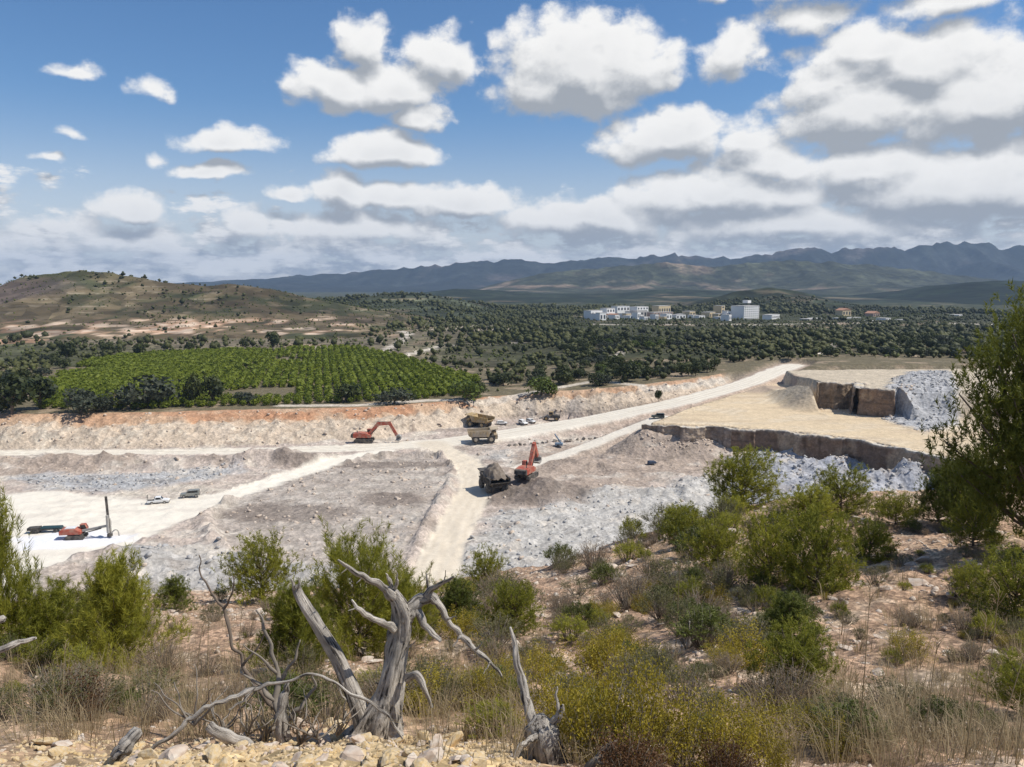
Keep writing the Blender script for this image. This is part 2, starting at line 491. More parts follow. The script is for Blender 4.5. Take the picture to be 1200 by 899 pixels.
def groundmat(name, scale, bump=.3, contrast=.35, speck=.35, bump_dist=.1, yflat=1.0):
    """surface colour from the zone attribute, broken up by noise and by stone-sized cells"""
    m, nt, o = newmat(name); N, L = nt.nodes, nt.links
    b = N.new("ShaderNodeBsdfPrincipled"); b.inputs['Roughness'].default_value = .92
    b.inputs['Specular IOR Level'].default_value = .15
    L.new(b.outputs[0], o.inputs[0])
    at = N.new("ShaderNodeAttribute"); at.attribute_name = "zone"
    tc = N.new("ShaderNodeTexCoord")
    mp = N.new("ShaderNodeMapping"); mp.inputs['Scale'].default_value = (1, yflat, 1)
    L.new(tc.outputs['Object'], mp.inputs['Vector'])
    nz = N.new("ShaderNodeTexNoise"); nz.inputs['Scale'].default_value = scale * .25; nz.inputs['Detail'].default_value = 8; nz.inputs['Roughness'].default_value = .65
    vo = N.new("ShaderNodeTexVoronoi"); vo.inputs['Scale'].default_value = scale
    v2 = N.new("ShaderNodeTexVoronoi"); v2.inputs['Scale'].default_value = scale * 2.7
    for n in (nz, vo, v2): L.new(mp.outputs[0], n.inputs['Vector'])
    a = N.new("ShaderNodeMapRange"); a.inputs['From Min'].default_value = .25; a.inputs['From Max'].default_value = .75
    a.inputs['To Min'].default_value = 1 - contrast; a.inputs['To Max'].default_value = 1 + contrast
    L.new(nz.outputs['Fac'], a.inputs['Value'])
    s1 = N.new("ShaderNodeSeparateColor"); L.new(vo.outputs['Color'], s1.inputs[0])
    s2 = N.new("ShaderNodeSeparateColor"); L.new(v2.outputs['Color'], s2.inputs[0])
    c1 = N.new("ShaderNodeMapRange"); c1.inputs['To Min'].default_value = 1 - speck; c1.inputs['To Max'].default_value = 1 + speck * .8
    L.new(s1.outputs[0], c1.inputs['Value'])
    c2 = N.new("ShaderNodeMapRange"); c2.inputs['To Min'].default_value = 1 - speck; c2.inputs['To Max'].default_value = 1 + speck * .8
    L.new(s2.outputs[0], c2.inputs['Value'])
    m1 = N.new("ShaderNodeMath"); m1.operation = 'MULTIPLY'; L.new(a.outputs[0], m1.inputs[0]); L.new(c1.outputs[0], m1.inputs[1])
    m2 = N.new("ShaderNodeMath"); m2.operation = 'MULTIPLY'; L.new(m1.outputs[0], m2.inputs[0]); L.new(c2.outputs[0], m2.inputs[1])
    mxf = N.new("ShaderNodeMix"); mxf.inputs[2].default_value = 1.0
    L.new(at.outputs['Alpha'], mxf.inputs[0]); L.new(m2.outputs[0], mxf.inputs[3])
    sc = N.new("ShaderNodeVectorMath"); sc.operation = 'SCALE'
    L.new(at.outputs['Color'], sc.inputs[0]); L.new(mxf.outputs[0], sc.inputs['Scale'])
    L.new(sc.outputs[0], b.inputs['Base Color'])
    bs = N.new("ShaderNodeMath"); bs.operation = 'MULTIPLY'; bs.inputs[1].default_value = bump
    L.new(at.outputs['Alpha'], bs.inputs[0])
    h = N.new("ShaderNodeMath"); h.operation = 'MULTIPLY_ADD'; h.inputs[1].default_value = .5
    L.new(vo.outputs['Distance'], h.inputs[0]); L.new(nz.outputs['Fac'], h.inputs[2])
    bp = N.new("ShaderNodeBump"); bp.inputs['Strength'].default_value = bump; bp.inputs['Distance'].default_value = bump_dist
    L.new(bs.outputs[0], bp.inputs['Strength']); L.new(h.outputs[0], bp.inputs['Height']); L.new(bp.outputs[0], b.inputs['Normal'])
    return m


M = {}
M['hill'] = groundmat('stony_soil', 9.0, .9, .42, .38, .07)
M['quarry'] = groundmat('quarry_dust_and_stone', .95, .8, .24, .18, .5)
M['plain'] = groundmat('dry_plain_soil', .10, .2, .4, .3, 1.0)
M['far'] = groundmat('far_hill_scrub', .022, .5, .45, .35, 9.0)
M['rock_y'] = simple('yellow_limestone', (.50, .355, .17), .95, 0, .4, 14, (.53, .45, .33), .42)
M['rock_p'] = simple('pink_limestone', (.47, .36, .27), .95, 0, .3, 7, (.56, .50, .42), .45)
M['rock_g'] = simple('grey_blasted_stone', (.34, .33, .32), .9, 0, .5, 1.2, (.52, .49, .44), .35)
M['boulder'] = simple('dark_boulder', (.20, .17, .14), .95, 0, .35, 1.5, (.35, .30, .24), .3)
M['red'] = simple('red_orange_paint', (.38, .066, .034), .6, .0, .3, 1.6, (.42, .30, .21), .30)
M['dark'] = simple('dark_metal', (.028, .027, .026), .75, 0, .4, 2.0, (.24, .20, .155), .3)
M['bed'] = simple('dusty_tan_steel', (.42, .32, .19), .75, 0, .2, 1.0, (.48, .42, .34), .4)
M['yellow'] = simple('dusty_yellow_paint', (.36, .24, .085), .7, 0, .3, 1.4, (.44, .36, .26), .42)
M['steel'] = simple('grey_dusty_steel', (.30, .29, .27), .65, .0, .3, 2.0, (.45, .40, .33), .35)
M['rubber'] = simple('black_rubber', (.022, .022, .022), .85, 0, .4, 4, (.25, .22, .18), .22)
M['white'] = simple('white_paint', (.74, .74, .72), .45, 0, .06, 1.0, (.62, .56, .48), .18)
M['grey_car'] = simple('grey_green_paint', (.20, .21, .19), .4, .0, .1, 1.0, (.42, .37, .30), .2)
M['dark_car'] = simple('dark_green_paint', (.05, .065, .055), .4, .0, .2, 1.0, (.30, .28, .24), .2)
M['glass'] = simple('dark_glass', (.012, .015, .018), .15, 0, .2, 1)
M['spoil'] = simple('heaped_spoil', (.15, .118, .088), .95, 0, .35, 2.2, (.25, .205, .16), .4)
M['teal'] = simple('teal_tarpaulin', (.015, .045, .05), .6, 0, .3, 2)
M['blue'] = simple('dusty_blue_paint', (.17, .25, .33), .6, 0, .25, 2, (.4, .38, .36), .2)
M['navy'] = simple('dark_blue_paint', (.04, .06, .10), .6, 0, .3, 2)
M['wood'] = None
M['bark'] = simple('pine_bark', (.15, .115, .085), .95, 0, .4, 14)
M['twig'] = simple('grey_twig', (.21, .18, .145), .95, 0, .35, 20)
M['needle'] = leafmat('pine_needles', (.125, .142, .02), (.41, .39, .052), .45)
M['needle_d'] = leafmat('dark_pine_needles', (.055, .074, .016), (.20, .218, .034), .4)
M['shrub_g'] = leafmat('grey_green_leaves', (.085, .086, .038), (.235, .215, .09), .3)
M['shrub_d'] = leafmat('dark_green_leaves', (.055, .072, .018), (.165, .185, .042), .3)
M['shrub_b'] = leafmat('brown_dry_leaves', (.14, .10, .06), (.34, .25, .155), .3)
M['shrub_y'] = leafmat('yellow_olive_leaves', (.14, .12, .016), (.46, .36, .04), .42)
M['shrub_r'] = leafmat('russet_leaves', (.055, .026, .012), (.15, .075, .03), .3)
M['straw'] = leafmat('dry_straw', (.24, .185, .10), (.56, .44, .27), .4)
M['tree'] = leafmat('mixed_tree_leaves', (.016, .026, .008), (.078, .088, .020), .2)
M['tree_g'] = leafmat('grey_tree_leaves', (.024, .032, .019), (.072, .080, .048), .2)
M['tree_b'] = leafmat('bright_tree_leaves', (.050, .075, .010), (.125, .155, .022), .25)
M['citrus'] = leafmat('citrus_leaves', (.078, .112, .009), (.205, .235, .02), .32)
M['forest'] = leafmat('forest_leaves', (.013, .020, .006), (.086, .088, .024), .12)
M['plaster'] = simple('white_plaster', (.80, .78, .74), .8, 0, .05, .2)
M['plaster_g'] = simple('grey_plaster', (.42, .40, .37), .85, 0, .08, .2)
M['plaster_y'] = simple('ochre_plaster', (.58, .46, .28), .85, 0, .08, .2)
M['plaster_r'] = simple('brick_red_plaster', (.42, .29, .22), .85, 0, .1, .2)
M['tile'] = simple('terracotta_tile', (.36, .19, .12), .9, 0, .15, .3)
M['window'] = simple('window_glass', (.06, .07, .08), .3, 0, .1, 1)


def wood_mat():
    m, nt, o = newmat('weathered_grey_wood'); N, L = nt.nodes, nt.links
    b = N.new("ShaderNodeBsdfPrincipled"); b.inputs['Roughness'].default_value = .9; L.new(b.outputs[0], o.inputs[0])
    tc = N.new("ShaderNodeTexCoord")
    mp = N.new("ShaderNodeMapping"); mp.inputs['Scale'].default_value = (60, 60, 5)
    at = N.new("ShaderNodeAttribute"); at.attribute_name = "grain"
    L.new(at.outputs['Vector'], mp.inputs['Vector'])
    n1 = N.new("ShaderNodeTexNoise"); n1.inputs['Scale'].default_value = 1.0; n1.inputs['Detail'].default_value = 7; n1.inputs['Roughness'].default_value = .65
    L.new(mp.outputs[0], n1.inputs['Vector'])
    n2 = N.new("ShaderNodeTexNoise"); n2.inputs['Scale'].default_value = 9; n2.inputs['Detail'].default_value = 5
    L.new(tc.outputs['Object'], n2.inputs['Vector'])
    cr = N.new("ShaderNodeValToRGB"); cr.color_ramp.elements[0].position = .38; cr.color_ramp.elements[0].color = (.035, .028, .022, 1)
    cr.color_ramp.elements[1].position = .72; cr.color_ramp.elements[1].color = (.66, .60, .515, 1)
    e = cr.color_ramp.elements.new(.47); e.color = (.40, .355, .30, 1)
    L.new(n1.outputs['Fac'], cr.inputs[0])
    mr = N.new("ShaderNodeMapRange"); mr.inputs['From Min'].default_value = .35; mr.inputs['From Max'].default_value = .7; mr.inputs['To Min'].default_value = .65; mr.inputs['To Max'].default_value = 1.3
    L.new(n2.outputs['Fac'], mr.inputs['Value'])
    sc = N.new("ShaderNodeVectorMath"); sc.operation = 'SCALE'; L.new(cr.outputs[0], sc.inputs[0]); L.new(mr.outputs[0], sc.inputs['Scale'])
    L.new(sc.outputs[0], b.inputs['Base Color'])
    bp = N.new("ShaderNodeBump"); bp.inputs['Strength'].default_value = 1.0; bp.inputs['Distance'].default_value = .03
    L.new(n1.outputs['Fac'], bp.inputs['Height']); L.new(bp.outputs[0], b.inputs['Normal'])
    return m


M['wood'] = wood_mat()

# ------------------------------------------------------------------ terrain functions
# near hillside: depression (tangent) of the ground below the eye, by distance and by bearing
HY = np.log(np.array([0.6, 2.0, 2.9, 4.2, 6, 9, 14, 20, 28, 36]))
HU = np.array([-.67, -.11, .05, .3, .45, .67])
HD = np.array([
    [2.8, .85, .665, .615, .57, .53, .485, .45, .428, .415],
    [2.8, .85, .660, .620, .575, .52, .47, .437, .415, .405],
    [2.8, .87, .690, .625, .57, .51, .455, .415, .388, .373],
    [2.8, .89, .715, .630, .56, .49, .42, .365, .315, .285],
    [2.8, .89, .715, .630, .55, .475, .40, .34, .295, .265],
    [2.8, .89, .715, .630, .54, .46, .38, .32, .275, .245]])


def Hhill(x, y, rough=True):
    x = np.asarray(x, float); y = np.asarray(y, float)
    r = np.hypot(x, y) + 1e-6
    th = np.arctan2(x, y)
    thc = np.clip(th, R(-38), R(38))
    u = np.tan(thc); Y = r * np.cos(thc)
    lu = np.clip(np.interp(u, HU, np.arange(6.)), 0, 4.999); iu = lu.astype(int); fu = lu - iu
    ly = np.clip(np.interp(np.log(np.clip(Y, .6, 36)), HY, np.arange(10.)), 0, 8.999); iy = ly.astype(int); fy = ly - iy
    d = (HD[iu, iy] * (1 - fy) + HD[iu, iy + 1] * fy) * (1 - fu) + (HD[iu + 1, iy] * (1 - fy) + HD[iu + 1, iy + 1] * fy) * fu
    z = CAMZ - np.clip(Y, .6, 36) * d
    back = sstep(np.abs(th), R(75), R(125))
    z = z * (1 - back) + (52.3 - .05 * np.minimum(r, 60)) * back
    crest = 36 + 2.5 * fbm(th * 6, r * 0 + 3, 3, 5)
    z = z - np.clip(r - crest, 0, 500) * .78
    if rough:
        w = np.clip(r / 12, .15, 1)
        z = z + w * .32 * fbm(x * .35, y * .35, 4, 11) + w * .16 * fbm(x * 1.4, y * 1.4, 4, 21)
        z = z + .05 * fbm(x * 5, y * 5, 3, 31)
    return np.maximum(z, -6)


ZP_X = np.array([-400, -170, 0, 36, 72, 110, 160, 250, 500.])
ZP_Z = np.array([9, 9, 8, 10.6, 12.7, 13, 16, 16, 14.])


def Hplain(x, y):
    z = np.interp(x, ZP_X, ZP_Z)
    f = sstep(y, 420, 800)
    z = z * (1 - f) + 12 * f
    z = z + fbm(np.asarray(x) * .012, np.asarray(y) * .012, 3, 41) * 1.2 * sstep(y, 320, 420)
    # rising ground to the left under the hill and orange banks
    return z


HAUL = [(-260, 533, 0), (-100, 531.5, 0), (0, 531, 0), (150, 530, 0), (300, 529, 0), (420, 525, 0), (520, 518.5, .3), (600, 507, 1.5), (700, 490.5, 4.2), (800, 470, 8.2),
        (850, 456.5, 10), (880, 447.5, 11.5), (913, 433.5, 13.2), (930, 428, 13.2)]
HAUL_W = [(*G(p, q, z), z) for p, q, z in HAUL]
TRACK4 = [(775, 488, 7), (740, 502, 4.5), (690, 522, 2.0), (645, 538, .6), (605, 549, .1)]
TRACK4_W = [(*G(p, q, z), z) for p, q, z in TRACK4]
RAMP = [G(*p) for p in [(505, 521), (545, 540), (557, 560), (556, 580), (540, 606), (522, 640), (503, 685), (485, 730), (478, 770)]]
ROAD2 = [G(*p) for p in [(450, 529), (395, 541), (340, 558), (290, 575), (230, 592), (150, 606), (60, 612), (-60, 616), (-200, 620)]]
YARD = [G(*p) for p in [(50, 574), (110, 582), (200, 585), (262, 578), (262, 596), (205, 612), (165, 640), (120, 655), (60, 668), (0, 690), (-120, 700), (-120, 600)]]
BOWL = [G(*p) for p in [(290, 570), (350, 553), (410, 540), (470, 534), (515, 535), (533, 546), (528, 568), (510, 600), (490, 640), (470, 676), (400, 690), (300, 670), (250, 640), (240, 610)]]
T1 = [G(p, q, 10) for p, q in [(752, 497), (800, 499.5), (845, 500.5), (862, 503), (905, 505), (950, 509), (990, 514), (1030, 521), (1095, 535), (1180, 552), (1300, 570)]]
T1_FRONT = list(T1)
T1 = T1 + [(330, 200), (330, 345), (105, 345), G(885, 451, 10), G(850, 463, 10), G(800, 478, 10)]
T2_FRONT = [G(p, q, 19.5) for p, q in [(946, 443), (957, 447.5), (985, 448.5), (1003, 447.5), (1006, 454), (1028, 456), (1049, 457)]]
T2 = T2_FRONT + [G(1062, 455, 19.5), G(1115, 457, 19.5), G(1200, 462, 19.5), (330, 255), (330, 360), G(915, 436, 15)]
WALLB = np.array([(-260, 250, 0), (-167, 250, 0), (-130, 251, 0), (-86, 256, 0), (-52, 265, 0), (-25, 284, .3), (-12, 298, .8), (0, 309, 1.5), (20, 309, 3.2), (34, 307, 4.4), (55, 312, 7), (75, 322, 8.6), (96, 344, 10), (112, 380, 13), (400, 381, 13)], float)
GREY = [[(15, 560), (60, 556), (150, 553), (220, 552), (270, 546), (285, 553), (230, 566), (160, 576), (110, 580), (50, 572)],
        [(575, 600), (640, 594), (720, 578), (800, 566), (850, 556), (880, 600), (860, 640), (640, 700), (520, 740), (530, 650)],
        [(870, 527), (900, 529), (935, 528), (985, 539), (1040, 553), (1100, 561), (1200, 600), (1200, 650), (860, 660), (850, 560)],
        [(150, 650), (250, 640), (330, 655), (420, 668), (470, 690), (440, 780), (100, 780)],
        [(562, 524), (590, 528), (612, 540), (596, 548), (570, 540)]]
GREY_W = [[G(*p) for p in g] for g in GREY]
GREY_T = [G(p, q, 10) for p, q in [(1046, 468), (1062, 452), (1115, 452), (1125, 500), (1085, 508), (1030, 492)]]
PURPLE = [[(545, 552), (600, 535), (660, 522), (745, 505), (780, 512), (850, 525), (860, 545), (800, 562), (700, 580), (640, 590), (590, 590)],
          [(-40, 540), (60, 538), (130, 540), (180, 540), (150, 552), (60, 556), (-40, 560)]]
PURPLE_W = [[G(*p) for p in g] for g in PURPLE]


def interp_par(par, pts, k):
    return np.interp(par, np.arange(len(pts)), [p[k] for p in pts])


def Hquarry(x, y, full=False):
    x = np.asarray(x, float); y = np.asarray(y, float)
    n1 = fbm(x * .05, y * .05, 4, 3); n2 = fbm(x * .22, y * .22, 4, 13); n3 = fbm(x * .6, y * .6, 3, 23)
    hd, hp = seg_dist(x, y, HAUL_W); hz = interp_par(hp, HAUL_W, 2)
    td, tp = seg_dist(x, y, TRACK4_W); tz = interp_par(tp, TRACK4_W, 2)
    rd, _ = seg_dist(x, y, RAMP); r2, _ = seg_dist(x, y, ROAD2)
    ysd = poly_sd(x, y, YARD); bsd = poly_sd(x, y, BOWL)
    hw = np.interp(x, [-120, -40, 0, 90], [.62, .8, 1.15, .85])
    road = sstep(hd / hw, 8.0 + n2 * 1.2, 5.6 + n2)
    road = np.maximum(road, sstep(rd, 5.0 + .5 * n2, 4.0 + .5 * n2)); road = np.maximum(road, sstep(r2, 4.6 + n2 * 1.5, 2.4 + n2))
    road = np.maximum(road, sstep(ysd, -1.5 + 2 * n2, 1.5 + 2 * n2)); road = np.maximum(road, .8 * sstep(td, 3.6 + n2, 2.0 + n2))
    z = .35 * n1 + (.55 * n2 + .40 * n3) * (1 - road)
    # berms of spoil along the bowl rim, bowl itself
    bowl = sstep(bsd, 0.3, 6.5)
    z = z - 4.6 * bowl + bowl * (1.3 * n2 + .6 * n3) + 1.5 * np.exp(-((bsd - .2) / 1.8) ** 2) * (1 - road) * (1 + .8 * n3)
    z = z + (1 - road) * 2.5 * (ridged(x * .055 + 3, y * .12, 3, 73) - .62)
    # mounds
    for (p, q, rx, ry, h) in [(100, 546, 36, 5, 3.2), (225, 549, 12, 3, .9), (325, 543, 24, 5, 3.4), (388, 555, 12, 4, .8), (640, 583, 7, 6, 3.2), (616, 572, 6, 8, 1.7), (150, 662, 22, 10, 2.5), (330, 600, 16, 10, 1.6),
                              (455, 588, 9, 6, 1.6), (700, 545, 22, 8, 1.3), (930, 545, 22, 6, 4.0), (1000, 556, 20, 6, 5.0), (1060, 575, 20, 8, 6.0), (745, 580, 30, 6, 1.5), (830, 565, 14, 5, 1.3), (905, 538, 12, 4, 2.0)]:
        cx, cy = G(p, q)
        g = np.exp(-((x - cx) / rx) ** 2 - ((y - cy) / ry) ** 2)
        z = z + h * g * (1 + .35 * n2 + .25 * n3) * (1 - road * .9)
    gm = np.zeros(x.shape)
    for gg in GREY_W[:3]:
        gm = np.maximum(gm, sstep(poly_sd(x, y, gg) + 4 * n2, -1, 4))
    z = z + gm * (1 - road) * (.9 * np.abs(fbm(x * .33, y * .33, 3, 43)) + .55 * fbm(x * .8, y * .8, 2, 53))
    # embanked haul road and side track
    emb = 1 - np.clip((hd - 6.5) / np.maximum(hz * 1.5, 1.5), 0, 1)
    z = z * (1 - emb) + hz * emb + emb * (1 - road) * (.45 * n2 + .3 * n3)
    # low bund on road's near edge
    emt = 1 - np.clip((td - 2.8) / np.maximum(tz * 1.6, 1.2), 0, 1)
    z = np.maximum(z, z * (1 - emt) + tz * emt)
    # terraces
    t1 = poly_sd(x, y, T1)
    step = sstep(t1, .8, 1.9)
    zt = 10 + .1 * n1 + .15 * n3 * sstep(t1, 14, 3)
    t1r = sstep(hd, 6, 11)
    k = step * t1r
    z = z * (1 - k) + zt * k
    # rough sloping ground at the left end of the terrace front
    gx, gy = G(790, 512)
    fr, frp = seg_dist(x, y, T1_FRONT)
    apron = np.interp(frp, [0, .4, 2, 3, 3.8, 11], [8.4, 7.2, 5.6, 3.6, 2.6, 2.8]) * (1 - np.clip((fr - 1) / 12, 0, 1)) ** 1.2
    z = np.where(k < .5, np.maximum(z, apron * (1 + .12 * n2) + .6 * n3), z)
    t2 = poly_sd(x, y, T2)
    rub = poly_sd(x, y, GREY_T)
    st2 = sstep(t2, .8, 1.8)
    x1 = G(1055, 456, 19.5)[0]
    soft = sstep(t2, -13, 1)                       # blasted slope right of the cut faces
    st2 = np.where((x > x1) | (x < G(951, 448, 19.5)[0]), soft, st2)
    z2 = 19.3 - 3.3 * sstep(y, 280, 330)
    z = z * (1 - st2) + (z2 + .2 * n2) * st2
    z = z + sstep(rub, -2, 4) * (1.0 * n2 + .9 * n3 + .6)
    # mound of loose ground left of the upper faces
    mx, my = G(900, 457, 10)
    z = z + 1.6 * np.exp(-((x - mx) / 10) ** 2 - ((y - my) / 9) ** 2) * (1 + .4 * n2) * (1 - st2) * sstep(hd, 6, 11)
    # back wall of the pit up to the plain
    yb = np.interp(x, WALLB[:, 0], WALLB[:, 1]); zb = np.interp(x, WALLB[:, 0], WALLB[:, 2])
    wdt = np.interp(x, [-260, -170, -86, -25, 0, 36, 75, 110], [18, 18, 27, 20, 13, 16, 14, 10])
    t = (y - yb - 1.5 * n1 - 1.2 * n2) / wdt
    zp = Hplain(x, y)
    prof = np.interp(t, [0, .06, .30, .36, .62, .72, .95, 1.02], [0, .10, .52, .56, .70, .86, .97, 1.0])
    wall = np.clip(t, 0, 1)
    gul = ridged(x * .16, y * .05, 3, 63) - .6
    wz = zb + (zp - zb) * prof + (1.7 * n3 + 1.2 * n2 + 2.0 * gul) * np.sin(np.pi * np.clip(t, 0, 1)) ** .7
    inw = sstep(t, -.02, .05) * sstep(x, 112, 96)
    z = z * (1 - inw) + wz * inw
    beyond = sstep(y, 352, 372) * sstep(hd, 5.5, 12)
    z = z * (1 - beyond) + zp * beyond
    if full:
        return z, dict(road=road, bowl=bowl, bsd=bsd, t=t, inw=inw, k=k, t1=t1, st2=st2, t2=t2, rub=rub, n1=n1, n2=n2, n3=n3, hd=hd, hz=hz, emb=emb, rd=rd, ysd=ysd, beyond=beyond, td=td, r2=r2)
    return z


def Hground(x, y):
    x = np.asarray(x, float); y = np.asarray(y, float)
    r = np.hypot(x, y)
    h = Hhill(x, y)
    q = np.where(y < 400, Hquarry(x, y), Hplain(x, y))
    q = np.where((y > 84) & (np.abs(x) < 330), q, np.where(y > 300, Hplain(x, y), -4.0))
    return np.where(r < 100, np.maximum(h, q), q)


def hit(px, py, r0=1.2, r1=3000):
    """first point of the ground seen through a pixel"""
    d = ray(px, py)
    t = np.exp(np.linspace(math.log(r0), math.log(r1), 1500))
    x, y, z = d[0] * t, d[1] * t, CAMZ + d[2] * t
    below = np.nonzero(z < Hground(x, y))[0]
    i = below[0] if len(below) else len(t) - 1
    return np.array([x[i], y[i], float(Hground(x[i:i + 1], y[i:i + 1])[0])])


# ------------------------------------------------------------------ terrain meshes
def mixc(c, new, w):
    return c * (1 - w[..., None]) + np.asarray(new, float) * w[..., None]


def build_hillside():
    th = np.concatenate([np.linspace(R(-180), R(-42), 70, endpoint=False), np.linspace(R(-42), R(42), 540, endpoint=False), np.linspace(R(42), R(180), 70)])
    r = np.concatenate([np.linspace(.05, 1.4, 6, endpoint=False), np.exp(np.linspace(math.log(1.4), math.log(41), 262, endpoint=False)), np.exp(np.linspace(math.log(41), math.log(125), 40))])
    Rr, T = np.meshgrid(r, th, indexing='ij')
    x = Rr * np.sin(T); y = Rr * np.cos(T)
    z = Hhill(x, y)
    n = fbm(x * .6, y * .6, 4, 51); n2 = fbm(x * 2.2, y * 2.2, 4, 61); n3 = fbm(x * .18, y * .18, 3, 71)
    c = np.ones(x.shape + (3,)) * np.array([.40, .265, .175])
    c = mixc(c, (.50, .385, .275), sstep(n2, -.05, .45))
    c = mixc(c, (.30, .195, .125), sstep(n, .05, .5) * .8)
    c = mixc(c, (.44, .30, .18), sstep(n3, .1, .5) * .5)
    near = sstep(Rr, 4.4, 3.1) * sstep(T, R(5), R(-2))
    c = mixc(c, (.50, .37, .20), near)
    cut = sstep(Rr, 37.5, 40)
    c = mixc(c, (.46, .36, .27), cut)
    o = mk("hillside", np.stack([x, y, z], -1).reshape(-1, 3), grid_faces(*x.shape)[:, ::-1].copy(), M['hill'], smooth=True, col=c.reshape(-1, 3))
    tag(o, kind='structure')


def build_quarry():
    xs = np.arange(-320, 330, .88); ys = np.concatenate([np.arange(84, 220, 1.0), np.arange(220, 345, .8), np.arange(345, 430, 2.4)])
    X, Y = np.meshgrid(xs, ys)
    Z, a = Hquarry(X, Y, True)
    n1, n2, n3 = a['n1'], a['n2'], a['n3']
    nb = fbm(X * .09, Y * .16, 4, 81)
    c = np.ones(X.shape + (3,)) * np.array([.47, .39, .325])
    c = mixc(c, (.55, .48, .39), sstep(nb, 0, .4))
    c = mixc(c, (.38, .30, .25), sstep(n2, .05, .5) * .6)
    for g in PURPLE_W:
        c = mixc(c, (.36, .285, .225), sstep(poly_sd(X, Y, g) + 4 * n2, -3, 3) * .85)
    bo = sstep(a['bsd'] + 2 * n2, -1, 5)
    c = mixc(c, (.375, .325, .275), bo * .85)
    c = mixc(c, (.47, .42, .36), bo * sstep(fbm(X * .06, Y * .1, 3, 91), .05, .4))
    for i, g in enumerate(GREY_W):
        c = mixc(c, [(.39, .385, .375), (.44, .415, .375), (.37, .37, .385), (.41, .385, .35), (.41, .38, .34)][i], sstep(poly_sd(X, Y, g) + 5 * n2 + 3 * nb, -2, 4))
    st = fbm(X * .11 + 7, Y * .22, 5, 97, .62)
    c = mixc(c, (.21, .17, .135), sstep(st, .15, .45) * .5 * (1 - .6 * sstep(c[..., 2], .36, .44)))
    c = mixc(c, (.56, .50, .42), sstep(st, -.16, -.46) * .7)
    for (p, q, rx, ry) in [(642, 580, 13, 12), (612, 570, 8, 9), (598, 585, 9, 8), (440, 545, 40, 5), (330, 600, 22, 9), (455, 585, 10, 7)]:
        cx, cy = G(p, q)
        c = mixc(c, (.205, .165, .135), sstep(np.exp(-((X - cx) / rx) ** 2 - ((Y - cy) / ry) ** 2) + .25 * n2, .3, .7) * .8)
    emb = a['emb'] * (1 - a['road']) * sstep(a['hz'], .8, 3)
    c = mixc(c, (.42, .31, .23), emb * .8)
    # terrace floor, plateau
    c = mixc(c, (.59, .465, .305), a['k'] * sstep(a['t1'], .5, 3))
    c = mixc(c, (.64, .54, .395), a['k'] * sstep(nb, -.1, .35) * sstep(a['t1'], 2, 6) * .7)
    tt_ = .5 + .5 * np.sin(a['t1'] * 1.7 + n1 * 5)
    c = mixc(c, (.50, .39, .26), a['k'] * tt_ * sstep(nb, -.2, .3) * sstep(a['t1'], 4, 8) * .6)
    c = mixc(c, (.47, .36, .24), a['k'] * sstep(fbm(X * .05 + 2, Y * .25, 4, 98), .1, .4) * .6)
    c = mixc(c, (.50, .42, .31), a['st2'])
    mx, my = G(900, 457, 10)
    mw = np.exp(-((X - mx) / 16) ** 2 - ((Y - my) / 12) ** 2)
    c = mixc(c, (.40, .31, .23), sstep(mw + .25 * n2, .25, .6) * sstep(a['hd'], 6, 10))
    c = mixc(c, (.385, .38, .375), sstep(a['rub'] + 2 * n2, -1, 3))
    # back wall: pale broken rock below, orange earth on top
    t = a['t'] + .10 * nb + .05 * n2
    wcol = np.ones(X.shape + (3,)) * np.array([.52, .42, .315])
    left = sstep(X, -30, -110)
    wcol = mixc(wcol, (.585, .505, .395), sstep(n3 + n2, .0, .6) * (.4 + .6 * left))
    wcol = mixc(wcol, (.30, .23, .175), sstep(n3 + .6 * n2, .3, .7) * .9)
    wcol = mixc(wcol, (.48, .325, .21), sstep(t, .46, .64))
    wcol = mixc(wcol, (.43, .235, .135), sstep(t, .52, .68) * sstep(nb, -.3, .15) * (.35 + .65 * sstep(np.abs(X + 60), 110, 25)))
    wcol = mixc(wcol, (.45, .39, .33), sstep(fbm(X * .05, Y * .05, 3, 95), .2, .5) * sstep(t, .6, .3) * .7)
    c = mixc(c, wcol, a['inw'])
    # plain beyond the wall top: dry soil and scrub ground, pale access track
    pl = np.maximum(sstep(a['t'], 1.0, 1.06) * sstep(X, 112, 100), a['beyond'])
    c = mixc(c, (.15, .125, .075), pl)
    c = mixc(c, (.30, .23, .155), pl * sstep(nb, .15, .45))
    tr, _ = seg_dist(X, Y, [G(*p, 9) for p in [(330, 474), (420, 473), (500, 467), (560, 466), (640, 457), (700, 451)]] + [G(*p, 12.5) for p in [(760, 451), (800, 449), (850, 442)]])
    c = mixc(c, (.56, .49, .40), sstep(tr, 3.4 + n2, 2.0 + n2) * .9)
    # dust roads over all
    road = a['road']
    rc = np.ones(X.shape + (3,)) * np.array([.73, .67, .56])
    rc = mixc(rc, (.66, .575, .45), sstep(a['rd'], 8, 3))
    wt = .5 + .5 * np.sin(a['hd'] * 2.6 + n1 * 4)
    rc = mixc(rc, (.56, .49, .385), wt * .75 * sstep(a['hd'], 8, 4))
    rt = .5 + .5 * np.sin(a['rd'] * 3.2 + n1 * 3)
    rc = mixc(rc, (.57, .48, .36), rt * .55 * sstep(a['rd'], 6, 3))
    yt = .5 + .5 * np.sin((Y * 1.0 - X * .12) * 1.1 + 3 * n1)
    rc = mixc(rc, (.57, .50, .42), yt * .55 * sstep(a['ysd'], -2, 2) * sstep(nb, -.4, .3))
    c = mixc(c, rc, road)
    # white drilling dust round the rig
    wx, wy = G(85, 634)
    c = mixc(c, (.74, .73, .74), sstep(np.exp(-((X - wx) / 12) ** 2 - ((Y - wy) / 6) ** 2) + .3 * n2, .25, .55))
